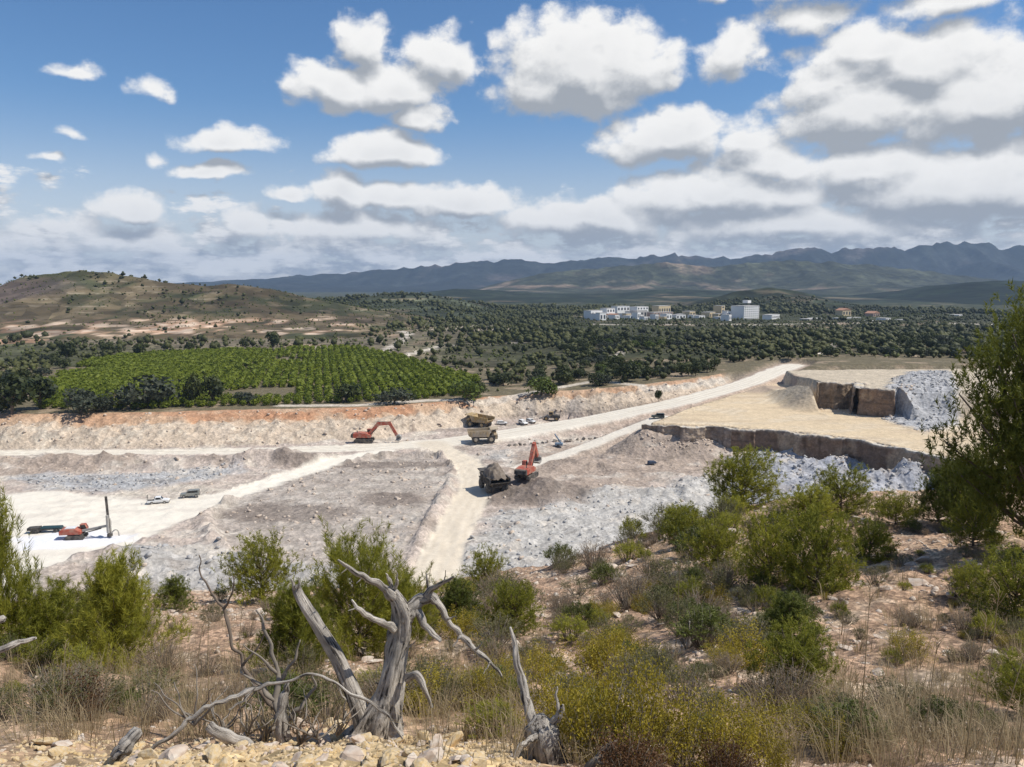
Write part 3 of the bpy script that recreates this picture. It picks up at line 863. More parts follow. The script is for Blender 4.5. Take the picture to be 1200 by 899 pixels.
    alp = 1 - .8 * np.maximum(road, .75 * a['k'] * sstep(a['t1'], 3, 7) * (1 - a['st2']) * sstep(a['rub'], 0, -2))
    V = np.stack([X, Y, Z], -1).reshape(-1, 3); col = np.concatenate([c, alp[..., None]], -1).reshape(-1, 4)
    Fq = grid_faces(*X.shape)
    def favg(q): return q.ravel()[Fq].mean(1)
    zone = np.zeros(len(Fq), int)
    zone[favg(a['inw']) > .5] = 1
    zone[(favg(pl) > .5)] = 2
    zone[(favg(a['k']) > .5) & (favg(a['st2']) < .5)] = 3
    zone[(favg(a['st2']) > .5) & (favg(pl) < .5)] = 4
    zone[favg(road) > .5] = 5
    names = ["quarry_floor", "quarry_back_slope", "plain_edge_ground", "terrace_floor", "upper_plateau", "haul_road"]
    for i, nm in enumerate(names):
        f = Fq[zone == i]
        if not len(f): continue
        u, inv = np.unique(f, return_inverse=True)
        o = mk(nm, V[u], inv.reshape(-1, 4), M['quarry'], smooth=True, col=col[u])
        tag(o, kind='structure')


def cut_wall(name, pts, z0, z1, seed, colA, colB, label, lip=2.6, fade=None):
    """blasted vertical face along a polyline: columns of rock between drill holes, broken top lip"""
    pts = np.array(pts, float)
    sl = np.concatenate([[0], np.cumsum(np.hypot(*np.diff(pts, axis=0).T))])
    n = int(sl[-1] / .45)
    s = np.linspace(0, sl[-1], n)
    x = np.interp(s, sl, pts[:, 0]); y = np.interp(s, sl, pts[:, 1])
    tx = np.gradient(x); ty = np.gradient(y); ln = np.hypot(tx, ty); nx, ny = ty / ln, -tx / ln     # outward (towards the camera)
    nh = 22
    hs = np.linspace(0, 1, nh)
    Sx, Hh = np.meshgrid(s, hs)
    big = np.floor((s + 1.4 * fbm(s * .15, s * 0, 2, seed)) / 6.5)
    step_ = (_hash(big, big * 0, seed) - .5) * 2.4
    prot = step_[None] + .5 * fbm(Sx * .35, Hh * 3, 3, seed) + .35 * np.floor(3 * vnoise(Sx * .5, Hh * 5, seed + 3)) * .5 + .18 * np.abs(np.sin(Sx * 2.1)) + .9 * (1 - Hh) ** 2 + .12 * fbm(Sx * 1.8, Hh * 12, 2, seed + 5)
    zt = z1 + .55 * fbm(s * .3, s * 0 + 3, 4, seed + 7, .65)
    ends = sstep(s, 0, 4) * sstep(s, sl[-1], sl[-1] - 4)
    gz = Hquarry(x + nx * 2, y + ny * 2)
    zb = np.minimum(z0, gz) - .8
    Zz = zb[None] + (zt - zb)[None] * Hh
    X = x[None] + nx[None] * prot; Y = y[None] + ny[None] * prot
    # lip running back on to the terrace
    back = np.linspace(0, 1, 4)[1:]
    Xl = x[None] + nx[None] * (prot[-1] * (1 - back[:, None])) - nx[None] * lip * back[:, None]
    Yl = y[None] + ny[None] * (prot[-1] * (1 - back[:, None])) - ny[None] * lip * back[:, None]
    Zl = zt[None] + (.28 * fbm(s * 1.2, s * 0, 3, seed + 8))[None] * (1 - back[:, None]) * 1.2 - (.25 * back[:, None])
    X = np.vstack([X, Xl]); Y = np.vstack([Y, Yl]); Z = np.vstack([Zz, Zl])
    Ha = np.vstack([Hh, np.full((3, n), 1.05)])
    Sa = np.vstack([Sx, np.repeat(s[None], 3, 0)])
    for _ in range(int(sl[-1] * 5)):
        k_ = rng.integers(0, n); q_ = .3 + rng.random() ** 2 * 4.5
        FOOT.append((x[k_] + nx[k_] * (1 + q_), y[k_] + ny[k_] * (1 + q_)))
    c = np.ones(X.shape + (3,)) * np.array(colA)
    c = mixc(c, colB, sstep(fbm(Sa * .12, Ha * 2.5, 3, seed + 11), 0, .4))
    c = mixc(c, np.array(colA) * .55, sstep(fbm(Sa * .9, Ha * 1.2, 3, seed + 12), .25, .6))
    bed = np.abs(((Ha * 5 + .5 * fbm(Sa * .08, Ha * 2, 3, seed + 15)) % 1) - .5)
    c = mixc(c, np.array(colB) * .6, sstep(bed, .10, .03) * sstep(fbm(Sa * .2, Ha * 4, 2, seed + 16), -.2, .2) * .8)
    c = mixc(c, (.40, .31, .22), sstep(fbm(Sa * .25 + 9, Ha * 1.5, 3, seed + 17), .12, .4) * .7)
    c = mixc(c, (.50, .46, .40), sstep(Ha, .93, 1.03))
    c = mixc(c, (.60, .50, .36), sstep(Ha, .99, 1.02) * sstep(fbm(Sa * 1.2, Ha, 2, seed + 14), -.1, .3))
    o = mk(name, np.stack([X, Y, Z], -1).reshape(-1, 3), grid_faces(*X.shape), M['quarry'], smooth=False, col=c.reshape(-1, 3))
    return tag(o, label, 'quarry face')


# distance haze-independent plain, hills and mountains
HILL_L = [(-260, 345), (-120, 342), (0, 334), (30, 323), (60, 320), (95, 316), (130, 319), (165, 325), (200, 332), (240, 334), (270, 332), (300, 335), (340, 344), (380, 352), (430, 362), (480, 373), (520, 382)]
HILL_F = [(300, 366), (380, 353), (440, 346), (470, 345), (505, 346), (540, 352), (580, 361), (640, 371), (700, 378)]
HILL_T = [(760, 372), (800, 362), (830, 351), (860, 341), (900, 336), (935, 340), (970, 350), (1010, 359), (1060, 366), (1120, 370)]
HILL_R = [(960, 362), (1020, 355), (1060, 345), (1100, 336), (1140, 330), (1175, 328), (1220, 329), (1300, 334), (1400, 345), (1500, 352)]
HILL_C = [(380, 352), (440, 349), (500, 342), (535, 338), (580, 340), (640, 344), (720, 344), (780, 338), (850, 341), (950, 344), (1050, 350), (1150, 356)]
MTN_B = [(420, 349), (500, 347), (560, 338), (600, 327), (640, 318), (700, 312), (740, 307), (780, 304), (830, 309), (880, 304), (930, 302), (980, 305), (1040, 310), (1100, 318), (1150, 325), (1200, 330), (1300, 338), (1450, 345)]
MTN_A = [(-500, 334), (-200, 335), (100, 336), (230, 330), (300, 326), (350, 322), (400, 319), (440, 316), (480, 312), (520, 310), (560, 305), (600, 303), (640, 308), (680, 303), (720, 300), (760, 295), (800, 298), (830, 301), (870, 299),
         (900, 293), (940, 290), (975, 292), (1000, 288), (1020, 285), (1040, 285), (1060, 292), (1080, 286), (1110, 281), (1150, 284), (1200, 287), (1300, 283), (1450, 292), (1700, 310), (1900, 325)]


def range_fn(sky, Yr, front, backd, rough, seed, jag=.3):
    """height of a hill range above the plain: skyline given as seen from the eye, ridge at depth Yr"""
    px = np.array([p for p, _ in sky]); py = np.array([q for _, q in sky])
    us = np.array([ray(p, q)[0] / ray(p, q)[1] for p, q in sky])
    hs = np.array([CAMZ + Yr * ray(p, q)[2] / ray(p, q)[1] for p, q in sky]) - 12
    hs = np.maximum(hs, 0)
    def fn(x, y):
        u = x / Yr
        h = np.interp(u, us, hs, left=0, right=0)
        h = h * (1 + .16 * (ridged(u * 46 + seed, u * 0, 4, seed + 2) - .62) * jag)
        edge = sstep(u, us[0], us[0] + .06) * sstep(u, us[-1], us[-1] - .06)
        wob = fbm(x / (Yr * .10), x * 0 + seed, 3, seed) * front * .22
        yy = y - Yr - wob * 0
        s = np.where(yy < 0, 1 + yy / front, 1 - yy / backd)
        s = np.clip(s, 0, 1)
        sh = np.where(yy < 0, s ** 1.25, s * s * (3 - 2 * s))
        val = ridged(x / (front * .42) + seed, y / (front * .9), 6, seed)
        ero = 1 - rough * (1 - val) * (4 * s * (1 - s) * 1.35 + .16)
        return h * edge * sh * ero
    return fn


RANGES = dict(
    left=range_fn(HILL_L, 900, 270, 300, .38, 101), mid=range_fn(HILL_F, 1300, 330, 300, .4, 111), town=range_fn(HILL_T, 1500, 330, 400, .4, 121),
    right=range_fn(HILL_R, 2300, 750, 800, .4, 131), c=range_fn(HILL_C, 2600, 700, 700, .45, 141), b=range_fn(MTN_B, 4300, 1400, 1200, .85, 151, .8), a=range_fn(MTN_A, 6800, 1700, 1500, .9, 161, 1.5))


def build_far():
    th = np.concatenate([np.linspace(R(-180), R(-46), 30, endpoint=False), np.linspace(R(-46), R(46), 360, endpoint=False), np.linspace(R(46), R(180), 31)])
    r = np.exp(np.linspace(math.log(300), math.log(12000), 185))
    Rr, T = np.meshgrid(r, th, indexing='ij')
    X = Rr * np.sin(T); Y = Rr * np.cos(T)
    Z = np.where(Y > 250, Hplain(X, Y), 8.0)
    inq = sstep(np.abs(X), 326, 315) * sstep(Y, 430, 420) * sstep(Y, 60, 80)
    Z = Z - 14 * inq
    n = fbm(X * .008, Y * .008, 4, 201); n2 = fbm(X * .03, Y * .03, 4, 211)
    c = np.ones(X.shape + (3,)) * np.array([.17, .14, .092])
    c = mixc(c, (.085, .085, .042), sstep(n, -.1, .3))
    c = mixc(c, (.045, .048, .022), sstep(X / Y, -.14, .02) * sstep(Y, 370, 430) * .85)
    c = mixc(c, (.30, .22, .145), sstep(n2, .22, .55) * sstep(n, .3, -.1))
    far = sstep(Rr, 900, 1600)
    c = mixc(c, (.040, .048, .024), far * .85)
    c = mixc(c, (.15, .13, .085), far * sstep(n2, .2, .5) * .6)
    # orange earth banks on the left, pale tracks
    for poly, cc in [([(-60, 404), (40, 398), (110, 390), (190, 392), (150, 381), (60, 378), (-60, 384)], (.44, .27, .165)),
                     ([(290, 396), (360, 389), (430, 386), (480, 384), (430, 379), (300, 383)], (.36, .28, .20)), ([(500, 386), (590, 388), (640, 384), (560, 381)], (.36, .30, .23)), ([(330, 391), (372, 391), (372, 388), (335, 388)], (.6, .55, .48))]:
        c = mixc(c, cc, sstep(poly_sd(X, Y, [G(p, q, 12) for p, q in poly]) + 18 * n2, -4, 8))
    for pts, w in [([(440, 412), (470, 398), (480, 390), (455, 385)], 3), ([(945, 470), (960, 420), (985, 405)], 2), ([(700, 380), (900, 380), (1040, 378), (1160, 380)], 5), ([(430, 420), (520, 402), (640, 398)], 2.5), ([(720, 420), (735, 410), (745, 405)], 2.5), ([(170, 414), (250, 408), (380, 404)], 3)]:
        d, _ = seg_dist(X, Y, [G(p, q, 12) for p, q in pts])
        c = mixc(c, (.50, .44, .36), sstep(d, w * 1.7, w * .8))
    o = mk("plain", np.stack([X, Y, Z], -1).reshape(-1, 3), grid_faces(*X.shape)[:, ::-1].copy(), M['plain'], smooth=True, col=c.reshape(-1, 3))
    tag(o, kind='structure')
    # lowland floor under everything, out to the horizon
    s = 14000
    b = mk("ground", [(-s, -s, -7), (s, -s, -7), (s, s, -7), (-s, s, -7)], np.array([[0, 1, 2, 3]]), M['plain'], col=np.ones((4, 3)) * np.array([.14, .125, .08]))
    tag(b, kind='structure')

    def rng_mesh(name, fn, x0, x1, y0, y1, nx, ny, colf, label_kind='structure', mat='far'):
        xs = np.linspace(x0, x1, nx); ys = np.linspace(y0, y1, ny)
        X, Y = np.meshgrid(xs, ys)
        h = fn(X, Y)
        Z = 12 + h - 1.5 * (h < .3) - 3 * (h <= 0.01)
        gy, gx = np.gradient(Z, ys, xs)
        slope = np.hypot(gx, gy)
        cc = colf(X, Y, h, slope)
        o = mk(name, np.stack([X, Y, Z], -1).reshape(-1, 3), grid_faces(*X.shape), M[mat], smooth=True, col=cc.reshape(-1, 3))
        return tag(o, kind=label_kind)

    def c_left(X, Y, h, s):
        n = fbm(X * .02, Y * .02, 4, 301); n2 = fbm(X * .07, Y * .05, 4, 311)
        c = np.ones(X.shape + (3,)) * np.array([.115, .088, .05])
        c = mixc(c, (.06, .062, .03), sstep(n, -.05, .3))
        c = mixc(c, (.15, .118, .07), sstep(n2, .1, .5))
        c = mixc(c, (.09, .09, .038), sstep(h, 42, 62) * .6)
        ter = np.abs(((h * .16 + .5 * n) % 1) - .5)
        c = mixc(c, (.32, .27, .20), sstep(ter, .08, .03) * sstep(n2, -.05, .2) * .45)
        foot = sstep(h + 3 * n2, .8, 2.5) * sstep(h + 3 * n2, 13, 8) * sstep(X / Y, -.17, -.24)
        c = mixc(c, (.42, .26, .165), foot * sstep(n2 + .6 * n, -.1, .2) * .85)
        c = mixc(c, (.50, .40, .30), foot * sstep(n2, .15, .35) * .8)
        c = mixc(c, (.10, .075, .065), sstep(np.hypot((X + 560) / 90, (Y - 830) / 60), 1.2, .6) * .8)
        return c

    def c_forest(dark, rock, f, amp=1.0):
        def fn(X, Y, h, s):
            n = fbm(X * f, Y * f, 5, 331); n2 = fbm(X * f * 3, Y * f * 3, 4, 341)
            c = np.ones(X.shape + (3,)) * np.array(dark)
            c = mixc(c, np.array(dark) * 1.6 + .012, sstep(n2, .0, .4) * .7 * amp)
            c = mixc(c, rock, sstep(n + .4 * n2, .18, .5) * .8)
            return c
        return fn
    rng_mesh("hill", RANGES['left'], -900, -40, 600, 1210, 300, 190, c_left)
    rng_mesh("hill", RANGES['mid'], -440, 160, 960, 1600, 160, 90, c_forest((.05, .056, .03), (.20, .16, .10), .012))
    rng_mesh("hill", RANGES['town'], 260, 880, 1160, 1910, 160, 90, c_forest((.026, .032, .016), (.13, .105, .065), .012))
    rng_mesh("hill", RANGES['right'], 900, 2320, 1540, 3110, 140, 90, c_forest((.010, .016, .008), (.016, .023, .012), .004, .3))
    rng_mesh("hill", RANGES['c'], -660, 1640, 1890, 3310, 200, 110, c_forest((.020, .027, .014), (.15, .12, .075), .005, .9))
    rng_mesh("mountain", RANGES['b'], -900, 4100, 2890, 5510, 330, 150, c_forest((.042, .045, .024), (.25, .18, .125), .0022, .9))
    rng_mesh("mountain", RANGES['a'], -8300, 9900, 4890, 8310, 600, 130, c_forest((.020, .024, .021), (.10, .082, .072), .0016, .8))


build_hillside()
build_quarry()
build_far()
CW = []
FOOT = []
CW.append(cut_wall("quarry_face", [G(p, q, 10) for p, q in [(856, 502.5), (880, 504), (905, 505), (950, 509), (990, 514), (1030, 521), (1095, 535), (1180, 552), (1260, 564)]], 0, 10.1, 401, (.235, .155, .105), (.17, .12, .09), "long brown vertical cut face below the yellow terrace"))
CW.append(cut_wall("quarry_face", [G(p, q, 10) for p, q in [(752, 497.5), (775, 499), (800, 500), (830, 500), (858, 502.5)]], 6.0, 9.9, 411, (.30, .235, .185), (.21, .165, .13), "rough low greyish face at the left end of the yellow terrace"))
CW.append(cut_wall("quarry_face", T2_FRONT[1:4], 10, 19.5, 421, (.27, .20, .135), (.20, .15, .105), "brown stepped upper face behind the terrace, left of the notch", 2.2))
CW.append(cut_wall("quarry_face", [T2_FRONT[3], T2_FRONT[4]], 10, 19.5, 431, (.20, .145, .10), (.17, .13, .1), "dark recessed return face in the notch behind the terrace", 2.2))
CW.append(cut_wall("quarry_face", T2_FRONT[4:] + [G(1052, 452, 19.5)], 10, 19.4, 441, (.26, .175, .115), (.22, .155, .11), "square brown upper face beside the grey blasted slope", 2.2))
for o in CW: o["group"] = "cut rock faces of the quarry terraces"


# ------------------------------------------------------------------ rocks
def hull_rock(seed, flat=.7, npt=16, lump=.25):
    r = np.random.default_rng(seed)
    bm = bmesh.new()
    p = r.normal(size=(npt, 3)); p /= np.linalg.norm(p, axis=1)[:, None]
    p *= (1 - lump * r.random((npt, 1)))
    p *= np.array([1, .62 + .35 * r.random(), flat * (.7 + .5 * r.random())]) * .5
    for q in p: bm.verts.new(q)
    bmesh.ops.convex_hull(bm, input=bm.verts)
    loose = [v for v in bm.verts if not v.link_faces]
    bmesh.ops.delete(bm, geom=loose, context='VERTS')
    bmesh.ops.triangulate(bm, faces=bm.faces)
    me = bpy.data.meshes.new("rock"); bm.to_mesh(me); bm.free()
    V = np.array([v.co for v in me.vertices]); Fc = np.array([list(f.vertices) for f in me.polygons])
    bpy.data.meshes.remove(me)
    return V, Fc


ROCKS = [hull_rock(900 + i, .75, 12 + i) for i in range(9)]


def rough_rock(seed, flat=.75):
    """angular stone: hull, subdivided, worn edges and a pitted surface"""
    V, Fc = hull_rock(seed, flat, 14, .3)
    bm = bmesh.new()
    vs = [bm.verts.new(v) for v in V]
    for f in Fc: bm.faces.new([vs[i] for i in f])
    bmesh.ops.subdivide_edges(bm, edges=bm.edges, cuts=2, use_grid_fill=True)
    bmesh.ops.smooth_vert(bm, verts=bm.verts, factor=.5, use_axis_x=True, use_axis_y=True, use_axis_z=True)
    P_ = np.array([v.co[:] for v in bm.verts])
    k = 1 + .17 * fbm(P_[:, 0] * 6 + seed, P_[:, 1] * 6 + P_[:, 2] * 4, 3, seed) + .10 * fbm(P_[:, 2] * 14 + seed, P_[:, 0] * 14 - P_[:, 1] * 9, 2, seed + 1)
    for v, q in zip(bm.verts, k): v.co *= q
    bmesh.ops.triangulate(bm, faces=bm.faces)
    bm.verts.index_update()
    V = np.array([v.co[:] for v in bm.verts]); Fc = np.array([[v.index for v in f.verts] for f in bm.faces]); bm.free()
    return V, Fc


def rockmesh(V, Fc, name, mat):
    me = bpy.data.meshes.new(name); me.from_pydata(V.tolist(), [], Fc.tolist()); me.materials.append(mat); me.update(); return me


def scatter_mesh(name, protos, P, Sc, mat, rots=None, tilt=.5, tint=None, flatz=None):
    """many small pieces joined into one object"""
    Vs = []; Fs = []; n = 0; Ts = []
    which = rng.integers(0, len(protos), len(P))
    for k, pr in enumerate(protos):
        idx = np.nonzero(which == k)[0]
        if not len(idx): continue
        V, Fc = pr[0], pr[1]
        m = len(idx)
        a = rng.random(m) * 6.283; tx = (rng.random(m) - .5) * 2 * tilt
        ca, sa = np.cos(a), np.sin(a); ct, st = np.cos(tx), np.sin(tx)
        Vx = np.repeat(V[None], m, 0)
        y1 = Vx[..., 1] * ct[:, None] - Vx[..., 2] * st[:, None]; z1 = Vx[..., 1] * st[:, None] + Vx[..., 2] * ct[:, None]
        x2 = Vx[..., 0] * ca[:, None] - y1 * sa[:, None]; y2 = Vx[..., 0] * sa[:, None] + y1 * ca[:, None]
        s = Sc[idx]; s = s[:, None] if s.ndim == 1 else s
        sz = s if flatz is None else s * flatz[idx][:, None]
        W_ = np.stack([x2 * s, y2 * s, z1 * sz], -1) + P[idx][:, None]
        Vs.append(W_.reshape(-1, 3))
        Fs.append((Fc[None] + (np.arange(m) * len(V))[:, None, None] + n).reshape(-1, Fc.shape[1]))
        t = rng.random(m) if tint is None else np.clip(tint[idx] + .35 * (rng.random(m) - .5), -.3, 1.4)
        base = pr[2] if len(pr) > 2 else np.zeros(len(V))
        Ts.append((t[:, None] * .5 + base[None] * .6).ravel())
        n += m * len(V)
    return mk(name, np.vstack(Vs), np.vstack(Fs), mat, tint=np.concatenate(Ts))


def in_view(x, y, z, m=25):
    px, py = project(x, y, z)
    return (y > .5) & (px > -m) & (px < 1200 + m) & (py < 899 + m), px, py


# grey and pink blasted stone on the quarry floor
def quarry_rubble():
    allp = []; alls = []
    for g, dens, smax in [(GREY_W[0], .6, 1.7), (GREY_W[1], .28, 1.3), (GREY_W[2], .55, 1.7), (GREY_W[3], .3, 1.8), (GREY_W[4], .3, .9), (GREY_T, .7, 1.6)]:
        g = np.array(g); x0, y0 = g.min(0); x1, y1 = g.max(0)
        n = int((x1 - x0) * (y1 - y0) * dens)
        x = rng.uniform(x0, x1, n); y = rng.uniform(y0, y1, n)
        ok = (poly_sd(x, y, [tuple(p) for p in g]) > .5) & (np.hypot(x, y) > 110)
        x, y = x[ok], y[ok]
        allp.append(np.stack([x, y], 1)); alls.append(.25 + smax * rng.random(len(x)) ** 2.5)
    P = np.vstack(allp); s = np.concatenate(alls)
    z, a = Hquarry(P[:, 0], P[:, 1], True)
    ok = (a['road'] < .3) & ((a['k'] < .3) | (poly_sd(P[:, 0], P[:, 1], GREY_T) > 0))
    P = np.column_stack([P, z])[ok]; s = s[ok]
    v, px, py = in_view(P[:, 0], P[:, 1], P[:, 2])
    o = scatter_mesh("rubble", ROCKS[:5], P[v], s[v], M['rock_g'], tilt=1.2)
    tag(o, "grey blasted stone rubble lying in sheets and heaps on the quarry floor", "rubble", kind='stuff')
    fp = np.array(FOOT); fz = Hquarry(fp[:, 0], fp[:, 1])
    o = scatter_mesh("fallen_stones", ROCKS[:6], np.column_stack([fp, fz]), .3 + 1.5 * rng.random(len(fp)) ** 3, M['rock_p'], tilt=1.2)
    tag(o, "fallen broken stones lying at the foot of the cut rock faces", "rubble", kind='stuff')
    # brown clods on bowl, banks and back wall
    n = 10000
    x = rng.uniform(-190, 120, n); y = rng.uniform(125, 330, n)
    z, a = Hquarry(x, y, True)
    ok = ((a['road'] < .2) & (a['t'] < .95) & (a['k'] < .3) & (rng.random(n) < .25 + .75 * np.maximum(a['bowl'], a['inw'])))
    P = np.column_stack([x, y, z])[ok]; s = .25 + 1.9 * rng.random(len(P)) ** 4
    o = scatter_mesh("clods", ROCKS[2:7], P, s, M['rock_p'], tilt=1.2)
    tag(o, "tan clods and broken stones strewn over the pit floor and its banks", "rubble", kind='stuff')


quarry_rubble()

# row of boulders along the haul road
for i, px in enumerate([597, 604, 609, 615, 623, 629, 636, 641, 650, 656, 664, 669, 677, 684, 692, 699, 707, 715]):
    zr = np.interp(px, [600, 700], [1.5, 4.2])
    x, y = G(px, np.interp(px, [597, 640, 680, 715], [518.5, 510.5, 504.0, 499.0]), zr)
    h = float(Hquarry(np.array([x]), np.array([y]))[0])
    V, Fc = ROCKS[i % 9]
    if i < 5: bme = rockmesh(*ROCKS[i], "boulder", M['boulder'])
    o = bpy.data.objects.new("boulder", bme if i < 5 else bpy.data.meshes[[m.name for m in bpy.data.meshes if m.name.startswith("boulder")][i % 5]])
    COL.objects.link(o)
    s = 1.7 + .9 * random.random(); o.scale = (s, s, s * .95); o.rotation_euler = (0, 0, random.random() * 6.28)
    o.location = (x, y, h + .3)
    tag(o, "dark boulder in the row along the near edge of the rising haul road", "boulder", "boulders lining the haul road")

# ------------------------------------------------------------------ trees
ICO = None
def ico(sub=1):
    bm = bmesh.new(); bmesh.ops.create_icosphere(bm, subdivisions=sub, radius=1)
    V = np.array([v.co[:] for v in bm.verts]); Fc = np.array([[v.index for v in f.verts] for f in bm.faces]); bm.free()
    return V, Fc


ICO1 = ico(1); ICO2 = ico(2)


def leaf_cloud(lobes, n, size, seed, up=.3):
    """n leaf-sprays (one triangle each) on and inside a set of ellipsoid lobes"""
    r = np.random.default_rng(seed)
    w = np.array([l[3] * l[4] for l in lobes]); w = w / w.sum()
    k = r.choice(len(lobes), n, p=w)
    L_ = np.array(lobes)[k]
    d = r.normal(size=(n, 3)); d /= np.linalg.norm(d, axis=1)[:, None]
    rad = 1 - .45 * r.random(n) ** 2 + .12 * r.normal(size=n)
    c = L_[:, :3] + d * rad[:, None] * np.stack([L_[:, 3], L_[:, 3], L_[:, 4]], 1)
    nrm = d + .7 * r.normal(size=(n, 3)) + np.array([0, 0, up]); nrm /= np.linalg.norm(nrm, axis=1)[:, None]
    a = np.cross(nrm, r.normal(size=(n, 3))); a /= np.linalg.norm(a, axis=1)[:, None]
    b = np.cross(nrm, a)
    s = size * (.6 + .8 * r.random(n))[:, None]
    V = np.stack([c - a * s * .6 - b * s * .4, c + a * s * .6 - b * s * .4, c + b * s * .7 + nrm * s * .15], 1).reshape(-1, 3)
    Fc = np.arange(3 * n).reshape(-1, 3)
    lt = r.random(len(lobes))[k] * .5 + .5 * r.random(n)
    return V, Fc, np.repeat(lt, 3)


def tree_lobes(r, nl=7, w=.5, h=.42, z0=.5):
    L_ = [(0, 0, z0 + .05, w * .75, h * .75)]
    for i in range(nl):
        a = r.random() * 6.28; q = w * (.35 + .35 * r.random())
        L_.append((q * math.cos(a), q * math.sin(a), z0 + (r.random() - .45) * h, w * (.35 + .25 * r.random()), h * (.35 + .25 * r.random())))
    return L_


def make_tree(name, seed, leaf_key, shape, n=620):
    """prototype tree of height 1: root empty > trunk, crown"""
    r = np.random.default_rng(seed)
    root = thing(name, None, None)
    w, h, z0 = shape
    items = [tube([(0, 0, -.03), (.01, .01, z0 * .5), (.0, .02, z0)], [.035, .026, .014], 7, 2)]
    for i in range(4):
        a = r.random() * 6.28
        items.append(tube([(0, 0, z0 * (.3 + .1 * i)), (w * .35 * math.cos(a), w * .35 * math.sin(a), z0 * (.75 + .1 * i)), (w * .6 * math.cos(a), w * .6 * math.sin(a), z0 * (.95 + .1 * i))], [.016, .010, .005], 5, 2))
    V, Fc = join_vf(items)
    mk("trunk", V, Fc, M['bark'], root, True)
    V, Fc, t = leaf_cloud(tree_lobes(r, 8, w, h, z0), n, .085, seed)
    mk("crown", V, Fc, M[leaf_key], root, tint=t)
    return root


TREE_P = [make_tree("broad_tree", 1, 'tree', (.55, .42, .50)), make_tree("broad_tree", 2, 'tree', (.48, .46, .50)), make_tree("grey_tree", 3, 'tree_g', (.6, .42, .48)),
          make_tree("pine_tree", 4, 'tree', (.36, .46, .52)), make_tree("green_tree", 5, 'tree_b', (.55, .44, .48))]
PROTO_UNUSED = set(TREE_P)


def place(proto, loc, rz, s, label, cat, group, sx=1.0, tilt=(0, 0)):
    if proto in PROTO_UNUSED:
        o = proto; PROTO_UNUSED.discard(proto)
    else:
        o = copy_tree(proto)
    o.location = loc; o.rotation_euler = (tilt[0], tilt[1], rz); o.scale = (s * sx, s * sx, s)
    return tag(o, label, cat, group)


# --- scatter the trees of the plain
ORCH = [G(p, q, 11) for p, q in [(28, 452), (60, 436), (105, 420), (150, 413), (200, 410), (300, 408), (420, 406), (470, 414), (520, 427), (565, 440), (558, 455), (470, 462), (360, 467), (200, 472), (100, 476), (45, 474)]]
hand = [  # px, base py, width px, height px, proto, label
    (14, 486, 62, 52, 1, "dark bushy tree at the far left on the pit's upper edge"), (48, 480, 34, 44, 3, "slim dark tree beside the far-left bushy tree on the pit's upper edge"),
    (95, 486, 48, 36, 2, "wide grey-green tree on the pit edge in front of the orchard's left end"), (124, 482, 28, 22, 2, "low grey shrub-like tree on the pit edge left of the big round tree"),
    (170, 478, 64, 44, 2, "big round grey-green tree on the pit edge before the orchard"), (226, 476, 28, 40, 1, "left one of two dark upright trees before the orchard"), (250, 475, 26, 38, 3, "right one of two dark upright trees before the orchard"),
    (288, 473, 30, 16, 2, "low pale bush right of the two dark upright trees"), (78, 422, 22, 25, 1, "dark tree standing alone at the orchard's back left corner"), (130, 414, 22, 15, 0, "low dark tree at orchard's back edge, right of the lone corner tree"),
    (320, 411, 17, 25, 3, "tall dark tree behind the middle of the orchard"), (285, 409, 12, 14, 1, "small dark tree behind the orchard, left of the tall one"), (165, 418, 16, 17, 3, "dark pointed tree at orchard's back edge"),
    (405, 471, 38, 24, 1, "round dark green tree on the orchard's front edge above the excavator"), (462, 473, 40, 22, 2, "grey-green tree by the pale track right of the orchard's front edge"),
    (545, 470, 44, 28, 4, "bright green round tree on the quarry rim left of the pale track"), (560, 466, 24, 22, 1, "dark tree touching the bright green tree at the quarry rim"), (634, 463, 36, 26, 4, "bright green bushy tree alone on the quarry rim above the parked cars"),
    (735, 447, 34, 27, 0, "dark spreading tree at the forest edge above the haul road"), (772, 471, 9, 15, 3, "tiny dark tree on the quarry back wall beside the haul road"), (700, 452, 26, 18, 0, "dark low tree at forest edge left of the dark spreading tree"),
    (660, 451, 26, 18, 1, "dark tree at the forest edge right of the bright rim tree"), (590, 452, 26, 18, 0, "dark tree between the two bright green rim trees"), (815, 441, 18, 18, 1, "dark tree at forest edge near the top of the haul road")]
for px, py, w, h, k, lab in hand:
    p = hit(px, py, 150)
    d = math.hypot(p[1], CAMZ - p[2])
    H_ = h * d / F
    place(TREE_P[k], (p[0], p[1], p[2] - .05 * H_), rng.random() * 6.28, H_ * 1.03, lab, "tree", "trees round the orchard and quarry rim", sx=(w / h) / (1.15 if k != 3 else .8))

n = 52000
r_ = np.sqrt(rng.uniform(300 ** 2, 1500 ** 2, n)); u_ = rng.uniform(R(-39), R(39), n)
x = r_ * np.sin(u_); y = r_ * np.cos(u_)
zq = Hground(x, y) + RANGES['left'](x, y) + RANGES['mid'](x, y) + RANGES['town'](x, y)
ppx, ppy = project(x, y, zq)
yw = np.interp(x, WALLB[:, 0], WALLB[:, 1]) + 24
t2s = poly_sd(x, y, T2); t1s = poly_sd(x, y, T1)
hd_, _ = seg_dist(x, y, HAUL_W)
okq = (y > yw) & (t2s < -2) & (t1s < -2) & (hd_ > 9) & ((x < 115) | (y > 335 + .12 * (x - 115)))
osd = poly_sd(x, y, ORCH)
okq &= (osd < -4)
tr_, _ = seg_dist(x, y, [G(*p, 9) for p in [(330, 474), (420, 473), (500, 467), (560, 466), (640, 457), (700, 451)]])
okq &= tr_ > 5
dn = fbm(x * .012, y * .012, 4, 501)
right = sstep(ppx, 430, 620)
dens = np.where(ppx < 470, .10 + .30 * (dn > .12), .0) * (1 - right) + right * (.72 + .55 * dn)
